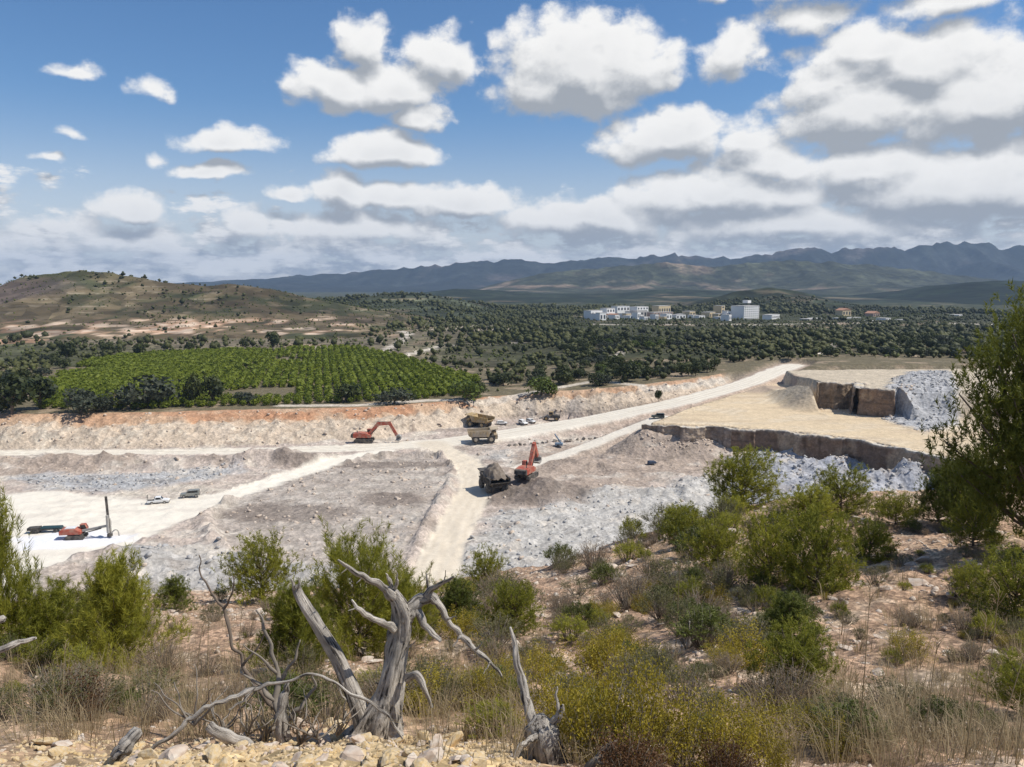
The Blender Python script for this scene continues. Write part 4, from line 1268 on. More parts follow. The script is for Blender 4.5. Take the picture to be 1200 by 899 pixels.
dens = np.where((ppx < 140) & (osd < -3) & (y < 420) & (ppx < 60), .9, dens)
lefth = RANGES['left'](x, y) > 1.5
lh = RANGES['left'](x, y)
dens = np.where(lefth, .10 + .25 * (dn > .2), dens)
dens = np.where((lh > .8) & (lh < 12) & (ppx < 420), .05, dens)
dens = np.where((RANGES['mid'](x, y) > 2), .16 + .6 * sstep(dn, .0, .3), dens)
dens = np.where((y > 800) & (y < 1130) & (ppx > 670) & (ppx < 1170), dens * .5, dens)
town_low = (y > 700) & (y < 1130) & (ppx > 670) & (ppx < 1170)
dens = dens * (.12 + .88 * sstep(fbm(x * .016 + 40, y * .008, 3, 591), -.34, -.12))
okq &= rng.random(n) < dens * np.clip(1.2 - .25 * (r_ - 300) / 1200, .4, 1)
okq &= ~((ppx > 490) & (ppx < 900) & (ppy > 452) & (x < 100))
x, y, zq, lefth, town_low = x[okq], y[okq], zq[okq], lefth[okq], town_low[okq]
ts = (1.8 + 3.9 * rng.random(len(x)) ** 2.0) * np.where(lefth, .62, 1.0) * np.where(town_low, .6, 1.0)
dist = np.hypot(x, y)
pat = fbm(x * .018 + 3, y * .018, 4, 571, .6)
ts = ts * np.clip(1.0 + 1.1 * pat, .55, 1.7)
order = np.argsort(-ts / dist)
n_ind = 276
def tree_region(px, py):
    if px < 330: return "left of and behind the orchard"
    if px < 560: return "behind the orchard's right end"
    if px < 640: return "in the wood left of the bright rim tree"
    if px < 720: return "in the wood behind the parked cars"
    if px < 800: return "in the wood above the haul road"
    if px < 920: return "in the wood behind the haul road's far end"
    return "in the dark wood behind the yellow terrace"
for i in order[:n_ind]:
    k = int(rng.choice([0, 1, 2, 3, 4], p=[.3, .3, .14, .18, .08]))
    px, py = project(x[i], y[i], zq[i])
    nm = ["dark green broad tree", "dark green broad tree", "grey-green rounded tree", "dark narrow pine tree", "brighter green rounded tree"][k]
    place(TREE_P[k], (x[i], y[i], zq[i] - .15), rng.random() * 6.28, ts[i], nm + " " + tree_region(px, py), "tree", "trees of the plain: " + nm + "s " + tree_region(px, py), sx=.95 + .4 * rng.random())
far_i = order[n_ind:]


def far_tree_proto(seed, lobes=2, leaves=9):
    r = np.random.default_rng(seed)
    vs, fs, ts_, n0 = [], [], [], 0
    for j in range(lobes):
        V, Fc = ICO1[0], ICO1[1]
        s = np.array([.38 + .1 * r.random(), .38 + .1 * r.random(), .33 + .1 * r.random()]) * (1 if j == 0 else .72)
        c = np.array([0, 0, .5]) if j == 0 else np.array([.25 * r.normal() * .8, .25 * r.normal() * .8, .62])
        W_ = V[:, :3] * (1 + .25 * r.normal(size=(len(V), 1))) * s + c
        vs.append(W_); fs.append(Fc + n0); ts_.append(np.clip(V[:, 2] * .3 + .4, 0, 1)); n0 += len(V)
    V, Fc, t = leaf_cloud([(0, 0, .52, .47, .42)], leaves, .24, seed)
    vs.append(V); fs.append(Fc + n0); ts_.append(t)
    return np.vstack(vs), np.vstack(fs), np.concatenate(ts_)


FAR_P = [far_tree_proto(600 + i) for i in range(6)]
FAR_Q = [far_tree_proto(620 + i, 1, 6) for i in range(6)]
P = np.column_stack([x[far_i], y[far_i], zq[far_i] - .2])
ftint = .5 + 1.9 * fbm(P[:, 0] * .02, P[:, 1] * .02 + 9, 4, 581, .6)
for nm, lab, pr, sel in [("forest", "wood of small green trees on the plain beyond the quarry", FAR_P, P[:, 1] < 520), ("far_forest", "far wood of tiny green trees round the town and on the hill slopes", FAR_Q, P[:, 1] >= 520)]:
    o = scatter_mesh(nm, pr, P[sel], ts[far_i][sel] * 1.25, M['forest'], tilt=.1, tint=ftint[sel])
    tag(o, lab, "forest", kind='stuff')

# low scrub dots on left hill and plain
n = 28000
x = rng.uniform(-850, 620, n); y = rng.uniform(330, 1250, n)
hl = RANGES['left'](x, y) + RANGES['mid'](x, y) + RANGES['town'](x, y)
z = np.where(y < 420, Hground(x, y), Hplain(x, y)) + hl
osd = poly_sd(x, y, ORCH)
dn = fbm(x * .02, y * .02, 4, 551)
sy = np.interp(x, WALLB[:, 0], WALLB[:, 1]) + 26
ok = (osd < -4) & (rng.random(n) < .5 + .8 * dn) & (np.abs(x / y) < .75) & (y > sy) & (poly_sd(x, y, T2) < -3) & (poly_sd(x, y, T1) < -3) & (seg_dist(x, y, HAUL_W)[0] > 9) & ((x < 115) | (y > 338 + .12 * (x - 115)))
P = np.column_stack([x, y, z])[ok]
o = scatter_mesh("scrub", FAR_Q, P, (.8 + 1.6 * rng.random(len(P)) ** 2), M['shrub_d'], tilt=.1)
tag(o, "low dark scrub dotted over the dry hill and plain", "scrub", kind='stuff')

# --- citrus orchard in rows
def citrus_mesh(seed):
    r = np.random.default_rng(seed)
    V, Fc, t = leaf_cloud([(0, 0, .52, .5, .42), (.15, .1, .6, .38, .35), (-.15, -.08, .55, .4, .36)], 150, .17, seed)
    tv, tf = tube([(0, 0, -.05), (0, 0, .3)], [.05, .04], 6, 2)
    me = mk("citrus_tree", np.vstack([V, tv]), [tf[0] + len(V), np.vstack([Fc, tf[1] + len(V)])], M['citrus'], tint=np.concatenate([t, np.zeros(len(tv))]), link=False)
    me.data.materials.append(M['bark'])
    mi = np.zeros(len(me.data.polygons), np.int32); mi[:len(tf[0])] = 1; mi[-len(tf[1]):] = 1
    me.data.polygons.foreach_set("material_index", mi)
    return me.data


CIT = [citrus_mesh(700 + i) for i in range(4)]
gx, gy = np.meshgrid(np.arange(-340, 20, 4.1), np.arange(270, 620, 2.8))
ang = R(14)
ox = gx * math.cos(ang) - (gy - 400) * math.sin(ang); oy = 400 + gx * math.sin(ang) * .35 + (gy - 400) * math.cos(ang)
ox = ox.ravel() + rng.normal(0, .35, ox.size); oy = oy.ravel() + rng.normal(0, .35, oy.size)
ok = (poly_sd(ox, oy, ORCH) > 1) & (rng.random(ox.size) > .03) & (fbm(ox * .03, oy * .03, 2, 561) < .42) & (np.abs(ox + 150 - (oy - 400) * .1) > 2.5)
ox, oy = ox[ok], oy[ok]; oz = Hground(ox, oy)
v, px, py = in_view(ox, oy, oz, 10)
ox, oy, oz = ox[v], oy[v], oz[v]
od = np.argsort(oy); sizes = 2.2 + .8 * rng.random(len(ox)) * (1 + .5 * fbm(ox * .05, oy * .05, 2, 563))
for i in od[:290]:
    o = bpy.data.objects.new("citrus_tree", CIT[int(rng.integers(4))]); COL.objects.link(o)
    o.location = (ox[i], oy[i], oz[i] - .1); s = sizes[i]; o.scale = (s * 1.12, s * 1.12, s); o.rotation_euler = (0, 0, rng.random() * 6.28)
    px, _ = project(ox[i], oy[i], oz[i])
    seg = "behind the far-left bushy tree" if px < 110 else "behind the big round grey-green tree" if px < 200 else "behind the two dark upright trees" if px < 270 else "right of the low pale bush" if px < 340 else "above the excavator" if px < 430 else "at the right end"
    lab = "round yellow-green citrus tree in the orchard's front rows, " + seg
    tag(o, lab, "citrus tree", "citrus trees: " + lab)
rest = od[290:]
if len(rest):
    pr = [leaf_cloud([(0, 0, .52, .5, .42)], 34, .34, 720 + i) for i in range(4)]
    for i, pz in enumerate(pr):
        V = ICO1[0] * np.array([.42, .42, .36]) + np.array([0, 0, .48])
        pr[i] = (np.vstack([V, pz[0]]), np.vstack([ICO1[1], pz[1] + len(V)]), np.concatenate([np.full(len(V), .3), pz[2]]))
    o = scatter_mesh("orchard_rows", pr, np.column_stack([ox, oy, oz])[rest], sizes[rest] * 1.12, M['citrus'], tilt=.05)
    tag(o, "farther rows of small green citrus trees filling the orchard", "orchard", kind='stuff')

# ------------------------------------------------------------------ town
def building(x0, x1, yt, yb, Y, mat, label, cat="building", depth=14, roof=None, win=(0, 0), yaw=0.0, name="house"):
    yt = yt - 2.0
    a = P3(x0, yb, Y); b = P3(x1, yt, Y)
    w = abs(b[0] - a[0]); h = b[2] - 11.0
    cx = (a[0] + b[0]) / 2
    base = 11.0
    t = thing(name, label, cat, (cx, Y, base), yaw, "buildings of the far town")
    MB().box((0, 0, h / 2), (w, depth, h)).build("wall", mat, t)
    if roof == 'tile':
        MB().prism([(-w / 2 - .4, h), (w / 2 + .4, h), (0, h + w * .16)], -depth / 2 - .4, depth / 2 + .4).build("roof", M['tile'], t)
    else:
        MB().box((0, 0, h + .25), (w + .3, depth + .3, .5)).build("roof", M['plaster_g'] if roof is None else roof, t)
    nx, nz = win
    if nx:
        ww, hh = w / nx * .5, h / max(nz, 1) * .45
        mb = MB().box((0, 0, 0), (ww, .12, hh)); me = None
        for i in range(nx):
            for k in range(nz):
                if me is None:
                    o = mb.build("window", M['window'], t); me = o
                else:
                    o = me.copy(); COL.objects.link(o); o.parent = t
                o.location = (-w / 2 + (i + .5) * w / nx, -depth / 2 - .06, (k + .55) * h / nz)
    return t


TB = [
    (684, 706, 366, 372, 1010, 'plaster', "white low house at the left end of the town", None, (3, 1)), (705, 719, 363.5, 373, 1030, 'plaster', "white two-storey house second from the town's left end", None, (3, 2)),
    (717, 737, 361, 370, 1060, 'plaster', "wide white block topping the left part of the town", None, (4, 2)), (738, 760, 361.5, 373, 1050, 'plaster', "tall white block beside the pinkish building", None, (4, 3)),
    (764, 786, 360.5, 368, 1070, 'plaster_y', "pale pinkish long building at the top of the town", None, (5, 1)), (757, 790, 368, 377, 1015, 'plaster_r', "reddish brown building in front of the pinkish one", None, (6, 2)),
    (728, 752, 372, 378, 990, 'plaster', "low white shed in the middle of the town front", None, (4, 1)), (752, 772, 374, 379, 985, 'plaster_g', "grey shed at the town's front edge", None, (3, 1)),
    (786, 802, 371, 378, 1000, 'plaster', "white house right of the reddish building", None, (3, 1)), (801, 813, 367, 374, 1040, 'plaster_y', "ochre house with a flat roof left of the ochre tower", None, (2, 1)),
    (812, 824, 372, 378, 1000, 'plaster', "low white house left of the ochre factory", None, (2, 1)), (822, 838, 368, 376, 1020, 'plaster_y', "ochre factory at the foot of the tower", None, (3, 1)),
    (838, 847, 360.5, 376, 1035, 'plaster_y', "narrow ochre tower block left of the big white block", None, (1, 4)), (836, 856, 373.5, 379, 985, 'plaster', "bright white low building below the ochre tower", None, (3, 1)),
    (888, 919, 371, 377.5, 995, 'plaster', "long low white wing right of the big block", None, (8, 1)), (980, 996, 365.5, 371, 1090, 'plaster_y', "lone beige house on the wooded slope right of the town", 'tile', (3, 1)),
    (1014, 1030, 369, 376, 1060, 'plaster_r', "brick red house right of the lone beige house", 'tile', (3, 1)), (930, 970, 375.5, 379.5, 970, 'plaster_g', "long grey greenhouse wall left of the pale walls", None, (0, 0)),
    (972, 1012, 374.5, 378.5, 990, 'plaster', "long pale shed in front of the brick red house", None, (0, 0)), (1028, 1042, 375, 381, 950, 'plaster', "small white house at the right end of the long pale shed", None, (2, 1)),
    (1050, 1066, 377, 381, 950, 'plaster_g', "grey shed among trees right of the small white house", None, (0, 0)), (1110, 1132, 371, 375, 1080, 'plaster', "white house among trees near the right edge", None, (3, 1)),
    (1078, 1094, 372, 376, 1090, 'plaster_y', "beige house among trees right of the brick red house", None, (3, 1)), (1010, 1028, 378, 381.5, 930, 'plaster_g', "low grey shed in front of the brick red house", None, (0, 0)),
    (695, 712, 371, 375, 990, 'plaster_g', "grey low house at the town's left front", 'tile', (2, 1)), (740, 757, 366, 374, 1020, 'plaster_g', "grey house in the middle of the town", None, (3, 1)),
    (660, 672, 364, 367, 1400, 'plaster', "tiny white house alone left of the town", None, (2, 1))]
for x0, x1, yt, yb, Y, mt, lab, rf, wn in TB:
    building(x0, x1, yt, yb, Y, M[mt], lab, "house" if "house" in lab else "building", 12, rf, wn, yaw=R(random.uniform(28, 55)))
for i in range(30):
    px = random.choice([random.uniform(684, 800), random.uniform(690, 850), random.uniform(690, 850)]); big = random.random()
    yb = random.uniform(373, 379); Yb = random.uniform(930, 1080)
    mt = random.choice(['plaster', 'plaster', 'plaster', 'plaster_y'])
    w_ = random.uniform(5, 11)
    reg = "left cluster" if px < 760 else "middle" if px < 900 else "right outskirts"
    rf = random.choice([None, None, None, None, None, None, 'tile'])
    o = building(px, px + w_, yb - random.uniform(4, 7), yb, Yb, M[mt], "small %s house with %s roof in the town's %s" % ("white" if mt == 'plaster' else "ochre", "red tiled" if rf else "flat grey", reg), "house", random.uniform(7, 11), rf, (2, 1), yaw=R(random.uniform(25, 60)))
    o["group"] = "small houses of the far town: " + o["label"]
bt = building(858, 888, 360.5, 378, 1000, M['plaster'], "tall white multi-storey block with stepped top, largest in the town", "building", 20, None, (7, 6), yaw=R(38), name="tower_block")
MB().box((6, 2, 22.5), (7, 8, 3.5)).build("stair_tower", M['plaster'], bt)

# ------------------------------------------------------------------ machines
def excavator(loc, rz, label, boom, stick, bucket_a):
    t = thing("excavator", label, "excavator", loc, rz, "orange excavators")
    for s in (-1, 1):
        MB().prism([(-3.4, .55), (-2.9, .08), (2.9, .08), (3.4, .55), (3.1, 1.25), (-3.1, 1.25)], s * 1.75 - .4, s * 1.75 + .4).build("track", M['dark'], t)
    MB().cyl((0, 0, 1.35), 1.15, .5, 'z', 16).box((0, 0, .85), (3.6, 2.8, .5)).build("undercarriage", M['dark'], t)
    MB().prism([(-3.6, 1.7), (2.4, 1.7), (2.4, 2.6), (1.0, 3.3), (-1.2, 3.45), (-3.6, 3.2)], -1.75, 1.75).build("engine_house", M['red'], t, bevel=.08)
    MB().prism([(-4.5, 1.9), (-3.55, 1.6), (-3.55, 3.15), (-4.3, 3.05)], -1.7, 1.7).build("counterweight", M['dark'], t, bevel=.1)
    cab = MB().prism([(.9, 2.6), (2.75, 2.5), (2.85, 3.2), (2.3, 4.35), (.9, 4.4)], .72, 1.78).build("cab", M['red'], t, bevel=.05)
    MB().prism([(1.1, 3.15), (2.72, 3.1), (2.26, 4.2), (1.1, 4.25)], .68, 1.82).build("window", M['glass'], cab)
    MB().cyl((-2.2, -.9, 3.75), .14, .8, 'z', 8).build("exhaust", M['dark'], t)
    for s in (-1, 1):
        MB().bar((1.5, s * 1.72, 3.0), (-3.4, s * 1.72, 3.9), .05).build("handrail", M['steel'], t) if s < 0 else None
    b = MB()
    hs = [.55, .75, .5]
    for k in range(len(boom) - 1):
        b.bar((boom[k][0], -.25, boom[k][1]), (boom[k + 1][0], -.25, boom[k + 1][1]), .95, 1.25 - .15 * k)
    b.cyl((boom[1][0], -.25, boom[1][1]), .66, .97, 'y', 12)
    b.build("boom", M['red'], t)
    MB().bar((1.6, -.75, 2.0), (boom[1][0] * .8 + .4, -.75, boom[1][1] * .75), .26).bar((1.6, .25, 2.0), (boom[1][0] * .8 + .4, .25, boom[1][1] * .75), .26).bar((boom[1][0], -.25, boom[1][1] + .75), (stick[0][0] + .5, -.25, stick[0][1] + .55), .24).build("hydraulic_cylinder", M['dark'], t)
    MB().bar((stick[0][0] - .25, -.25, stick[0][1] + .5), (stick[1][0], -.25, stick[1][1]), .75, 1.0).build("stick", M['red'], t)
    bx, bz = stick[1]
    ca, sa = math.cos(bucket_a), math.sin(bucket_a)
    prof = [(q * 1.25, w * 1.15) for q, w in [(0, .25), (.75, .1), (1.15, -.7), (.9, -1.45), (.1, -1.75), (-.75, -1.3), (-.35, -1.2), (.1, -1.3), (.62, -1.1), (.8, -.65), (.5, -.2), (-.2, -.15)]]
    bu = MB().prism([(bx + p * ca - q * sa, bz + p * sa + q * ca) for p, q in prof], -1.15, .65).build("bucket", M['steel'], t)
    MB().prism([(bx + p * ca - q * sa, bz + p * sa + q * ca) for p, q in [(.0, .23), (.9, .05), (1.37, -.8), (1.06, -1.6), (.1, -1.95), (-.87, -1.5)]], .6, .68).build("side_plate", M['steel'], bu)
    return t


def dump_truck(loc, rz, label, bedmat, load=False, cabmat='bed'):
    t = thing("dump_truck", label, "dump truck", loc, rz, "quarry dump trucks")
    MB().box((.3, 0, 1.75), (8.2, 2.2, .7)).box((-2.6, 0, 1.5), (1.0, 4.2, .6)).box((2.7, 0, 1.45), (.8, 4.2, .6)).build("chassis", M['dark'], t)
    def wheel(x, y, wd):
        w = MB().cyl((x, y, 1.3), 1.3, wd, 'y', 20).build("wheel", M['rubber'], t)
        MB().cyl((x, y, 1.3), .66, wd + .1, 'y', 14).build("rim", bedmat, w)
    wheel(2.7, -2.25, .85); wheel(2.7, 2.25, .85)
    for y in (-2.35, -1.45, 1.45, 2.35): wheel(-2.6, y, .8)
    # body: floor, sides, canopy
    b = MB()
    b.prism([(-5.2, 2.95), (-4.0, 2.2), (1.8, 2.15), (2.9, 4.6), (2.6, 4.65), (1.55, 2.45), (-4.0, 2.5), (-5.2, 3.15)], -2.7, 2.7)
    for s in (-1, 1):
        b.prism([(-5.2, 3.0), (-4.0, 2.3), (1.7, 2.25), (2.75, 4.6), (-5.3, 4.1)], s * 2.72 - .14, s * 2.72 + .14)
        for i in range(6):
            b.prism([(-4.2 + i * 1.05, 2.45), (-4.0 + i * 1.05, 2.4), (-4.0 + i * 1.05, 4.2), (-4.2 + i * 1.05, 4.2)], s * 2.95 - .1, s * 2.95 + .1)
    b.prism([(2.5, 4.4), (5.1, 4.75), (5.1, 4.95), (2.4, 4.68)], -2.6, 2.6)
    bd = b.build("dump_body", bedmat, t)
    for i in range(4):
        MB().box((-4.3, -1.8 + i * 1.2, 2.25), (1.5, .16, .35), (0, .5, 0)).build("rib", bedmat, bd)
    # cab and deck
    MB().box((3.9, 0, 2.75), (1.9, 4.7, .25)).box((4.5, 0, 1.9), (.9, 3.0, 1.6)).build("front_deck", M[cabmat], t)
    c = MB().prism([(3.0, 2.85), (4.55, 2.85), (4.65, 3.5), (4.3, 4.45), (3.0, 4.45)], .45, 2.0).build("cab", M[cabmat], t, bevel=.05)
    MB().prism([(3.2, 3.4), (4.58, 3.35), (4.34, 4.25), (3.2, 4.25)], .41, 2.04).build("window", M['glass'], c)
    MB().box((4.98, 0, 1.95), (.12, 2.4, 1.3)).build("radiator", M['dark'], t)
    for s in (-1, 1):
        MB().box((5.0, s * 1.9, 2.2), (.14, .5, .35)).build("headlight", M['white'], t)
    MB().bar((4.8, 2.25, 2.85), (4.8, 2.25, 3.7), .06).bar((4.8, 2.25, 3.7), (3.0, 2.25, 3.7), .06).bar((4.8, -2.25, 2.85), (4.8, -2.25, 3.7), .06).bar((4.8, -2.25, 3.7), (4.8, 2.25, 3.7), .05).build("handrail", M['steel'], t)
    MB().bar((5.0, 1.6, .5), (4.5, 1.6, 2.8), .08).bar((5.0, 2.1, .5), (4.5, 2.1, 2.8), .08).build("ladder", M['steel'], t)
    if load:
        gx_, gy_ = np.meshgrid(np.linspace(-5.1, 3.2, 34), np.linspace(-2.65, 2.65, 24))
        e = np.clip(1 - np.maximum(np.abs((gx_ + .9) / 4.3) ** 2.2, 0) - np.abs(gy_ / 2.75) ** 2.4, 0, 1)
        zz = 3.9 + 2.9 * e ** .75 + .9 * fbm(gx_ * .8, gy_ * .8, 3, 77) * (.3 + e) + .5 * fbm(gx_ * 2.2, gy_ * 2.2, 2, 78)
        mk("load", np.stack([gx_, gy_, zz], -1).reshape(-1, 3), grid_faces(*gx_.shape), M['spoil'], t)
    return t


def car(loc, rz, label, mat, kind, cat, group=None):
    t = thing({'suv': "off_road_car", 'pickup': "pickup_truck", 'car': "parked_car", 'van': "van"}[kind], label, cat, loc, rz, group)
    W2 = .92
    if kind == 'suv':
        low = [(-2.3, .45), (2.3, .45), (2.35, .8), (2.2, 1.05), (1.0, 1.15), (-2.3, 1.15)]
        top = [(-2.28, 1.13), (1.0, 1.13), (.35, 1.82), (-2.15, 1.86)]; wins = [(-1.9, 1.22), (.72, 1.22), (.28, 1.74), (-1.85, 1.76)]
    elif kind == 'pickup':
        low = [(-2.6, .5), (2.5, .5), (2.55, .85), (2.4, 1.05), (1.2, 1.15), (-.85, 1.15), (-.85, 1.0), (-2.6, 1.0)]
        top = [(-.85, 1.13), (1.15, 1.13), (.5, 1.78), (-.7, 1.8)]; wins = [(-.6, 1.2), (.85, 1.2), (.42, 1.7), (-.55, 1.72)]
    else:
        low = [(-2.1, .35), (2.1, .35), (2.15, .7), (1.95, .9), (1.0, 1.0), (-2.1, 1.0)]
        top = [(-2.05, .98), (1.1, .98), (.4, 1.48), (-1.5, 1.5)]; wins = [(-1.75, 1.02), (.85, 1.02), (.32, 1.42), (-1.4, 1.43)]
    MB().prism(low, -W2, W2).build("body", mat, t, bevel=.08)
    ca = MB().prism(top, -W2 + .08, W2 - .08).build("cabin", mat, t, bevel=.05)
    MB().prism(wins, -W2 + .06, W2 - .06).build("side_window", M['glass'], ca)
    fr = sorted(top, key=lambda p: -p[0])
    a, b = fr[0], fr[1]
    k = lambda q, s: (a[0] + (b[0] - a[0]) * q + .03 * s, a[1] + (b[1] - a[1]) * q + .02 * s)
    MB().prism([k(.12, 0), k(.12, 1), k(.9, 1), k(.9, 0)], -W2 + .2, W2 - .2).build("windscreen", M['glass'], ca)
    xb = min(p[0] for p in top)
    MB().box((xb + .03, 0, top[0][1] + .38), (.12, 1.3, .38)).build("rear_window", M['glass'], ca)
    r = .4 if kind != 'car' else .33
    for xw in (-1.45, 1.45):
        for s in (-1, 1):
            w = MB().cyl((xw, s * (W2 - .08), r), r, .24, 'y', 16).build("wheel", M['rubber'], t)
            MB().cyl((xw, s * (W2 - .07), r), r * .55, .26, 'y', 12).build("rim", M['steel'], w)
    xf = max(p[0] for p in low); xr = min(p[0] for p in low)
    for s in (-1, 1):
        MB().box((xf - .08, s * .68, .78), (.16, .3, .18)).build("headlight", M['white'], t)
        MB().box((xr + .0, s * .76, .82), (.08, .14, .26)).build("tail_light", M['red'], t)
    MB().box((xf - .02, 0, .55), (.14, 1.7, .2)).box((xr + .02, 0, .55), (.14, 1.7, .2)).build("bumper", M['dark'], t)
    if kind == 'pickup':
        MB().box((-1.72, 0, .96), (1.5, 1.5, .12)).build("cargo_bed", M['dark'], t)
        MB().bar((-2.5, -.6, 1.0), (-2.5, -.6, 2.3), .09).bar((-2.5, .6, 1.0), (-2.5, .6, 2.3), .09).bar((-2.5, -.6, 2.3), (-2.5, .6, 2.3), .09).build("rack", M['dark'], t)
    return t


def gp(px, py, r0=100):
    p = hit(px, py, r0); return (p[0], p[1], p[2] + .02)


excavator(gp(427, 518.5), R(2), "orange-red excavator on the pale haul road with its boom arched and bucket on the ground", [(1.6, 2.5), (4.9, 6.3), (8.9, 6.6)], [(8.9, 6.5), (11.3, 2.3)], R(15))
excavator(gp(617, 561), R(66), "red excavator on a spoil heap with boom raised high beside the loaded truck", [(1.6, 2.5), (3.6, 6.3), (4.8, 8.4)], [(4.7, 8.3), (6.9, 4.6)], R(-10))
dump_truck(gp(578, 575), R(112), "dump truck heaped with brown spoil, seen from behind at the top of the ramp", M['dark'], True, 'dark')
dump_truck(gp(566, 518.5), R(6), "empty tan dump truck seen side on at the road junction", M['bed'], False)
dump_truck(gp(562, 500.5), R(150), "yellow and black dump truck parked behind the tan one by the back wall", M['yellow'], False, 'yellow')
car(gp(588, 498), R(5), "small white car parked right of the dump trucks", M['white'], 'car', 'car', "cars parked below the quarry back wall")
car(gp(613, 498), R(-60), "white car parked on the left of a pair, its dark windscreen to the road", M['white'], 'suv', 'car', "cars parked below the quarry back wall")
car(gp(622, 496), R(-50), "silver white car parked on the right of a pair beside the loader", M['white'], 'car', 'car', "cars parked below the quarry back wall")
car(gp(771, 490.5), R(170), "dark green off-road car on the dust where the haul road meets the terrace", M['dark_car'], 'suv', 'off-road car')
car(gp(186, 590.5), R(17), "white pickup with a dark rack, driving behind the grey off-road car", M['white'], 'pickup', 'pickup truck')
car(gp(223, 583), R(198), "grey green off-road car on the pale yard ahead of the white pickup", M['grey_car'], 'suv', 'off-road car')


def wheel_loader(loc, rz):
    t = thing("wheel_loader", "dark wheel loader by the back wall right of the parked cars", "wheel loader", loc, rz)
    MB().prism([(-3.6, 1.1), (.2, 1.1), (.2, 2.0), (-.6, 2.5), (-3.6, 2.3)], -1.2, 1.2).build("engine_cover", M['dark'], t, bevel=.1)
    c = MB().prism([(-.8, 2.0), (.9, 2.0), (.8, 3.6), (-.7, 3.6)], -.8, .8).build("cab", M['yellow'], t)
    MB().prism([(-.65, 2.55), (.93, 2.5), (.83, 3.4), (-.6, 3.4)], -.84, .84).build("window", M['glass'], c)
    MB().box((1.5, 0, 1.35), (2.6, 1.3, .8)).build("front_frame", M['steel'], t)
    for x in (-2.2, 1.9):
        for s in (-1, 1):
            w = MB().cyl((x, s * 1.25, .95), .95, .7, 'y', 16).build("wheel", M['rubber'], t)
            MB().cyl((x, s * 1.25, .95), .48, .74, 'y', 12).build("rim", M['yellow'], w)
    for s in (-1, 1):
        MB().bar((1.2, s * .6, 2.1), (4.2, s * .6, .9), .3, .4).build("lift_arm", M['steel'], t)
    MB().prism([(4.1, 1.5), (4.3, .3), (5.7, .2), (5.7, .3), (4.6, .5), (4.35, 1.5)], -1.6, 1.6).build("bucket", M['steel'], t)
    return t


wheel_loader(gp(646, 493.5), R(172))


def drill_rig(loc, rz):
    t = thing("drill_rig", "red tracked drill rig with an upright dark mast on white dust", "drill rig", loc, rz)
    for s in (-1, 1):
        MB().prism([(-2.0, .45), (-1.7, .05), (1.7, .05), (2.0, .45), (1.7, .85), (-1.7, .85)], s * 1.1 - .22, s * 1.1 + .22).build("track", M['dark'], t)
    MB().box((0, 0, .95), (3.0, 1.9, .35)).build("chassis", M['dark'], t)
    MB().prism([(-3.1, 1.1), (1.2, 1.1), (1.3, 1.7), (.2, 2.3), (-2.6, 2.35), (-3.1, 1.9)], -1.15, 1.15).build("engine_cover", M['red'], t, bevel=.1)
    MB().box((-1.0, 0, 2.42), (2.0, 1.6, .14)).build("roof_panel", M['white'], t)
    c = MB().prism([(.7, 1.5), (2.0, 1.5), (2.1, 2.1), (1.7, 2.95), (.7, 2.95)], .1, 1.2).build("cab", M['red'], t)
    MB().prism([(.85, 2.0), (2.05, 2.0), (1.72, 2.8), (.85, 2.8)], .06, 1.24).build("window", M['glass'], c)
    MB().bar((1.3, -.3, 1.7), (6.2, -.3, 2.5), .4, .45).build("boom", M['steel'], t)
    MB().bar((1.8, -.75, 1.3), (5.2, -.6, 2.1), .2).build("hydraulic_cylinder", M['dark'], t)
    m = MB().bar((6.75, -.3, .3), (6.45, -.3, 9.0), .32, .45).build("mast", M['dark'], t)
    MB().box((6.75, .0, 3.0), (.5, .7, 1.0)).build("drill_head", M['steel'], m)
    MB().box((6.6, -.8, 3.0), (.42, .5, 3.6)).cyl((6.6, -.8, 3.0), .3, 3.9, 'z', 10).build("rod_carousel", M['steel'], m)
    MB().box((6.75, -.3, .45), (.9, .9, .6)).build("dust_hood", M['dark'], m)
    MB().bar((7.0, .15, .2), (6.85, .15, 4.0), .1).build("drill_rod", M['steel'], m)
    V, Fc = tube([(6.9, -.5, .7), (7.9, -.5, 1.6), (8.4, -.2, 1.2), (8.5, 0, .1)], [.12, .12, .12, .12], 8, 5)
    mk("dust_hose", V, Fc, M['steel'], t, True)
    return t


drill_rig(gp(90, 631), R(10))
t = thing("flat_trailer", "low dark trailer with a teal cover standing left of the red drill rig", "trailer", gp(54, 624), R(10))
MB().box((0, 0, .75), (7.0, 1.6, .25)).build("chassis", M['dark'], t)
MB().prism([(-1.0, .86), (3.4, .86), (3.3, 1.2), (-.8, 1.25)], -.85, .85).build("cover", M['teal'], t, bevel=.15)
MB().prism([(-3.5, .86), (-1.05, .86), (-1.05, 1.3), (-3.5, 1.2)], -.8, .8).build("rod_box", M['dark'], t)
for xw in (-2.4, -1.5, 2.2):
    for s in (-1, 1):
        MB().cyl((xw, s * .85, .42), .42, .3, 'y', 12).build("wheel", M['rubber'], t)
t = thing("pump_trailer", "small blue-grey machine with slanting arm on the bank below the haul road", "pump", gp(655, 524), R(-10))
MB().box((0, 0, .8), (2.6, 1.6, .9)).build("housing", M['blue'], t, bevel=.1)
MB().bar((.8, 0, 1.1), (-1.5, .2, 4.2), .5, .35).build("arm", M['blue'], t)
MB().bar((-.2, 0, .5), (2.6, 0, .35), .14).build("drawbar", M['dark'], t)
for s in (-1, 1): MB().cyl((-.2, s * .85, .4), .4, .22, 'y', 12).build("wheel", M['rubber'], t)
t = thing("compressor", "small dark blue compressor lying on the pinkish bank above the white rubble", "compressor", gp(764, 545), R(15), scale=.72)
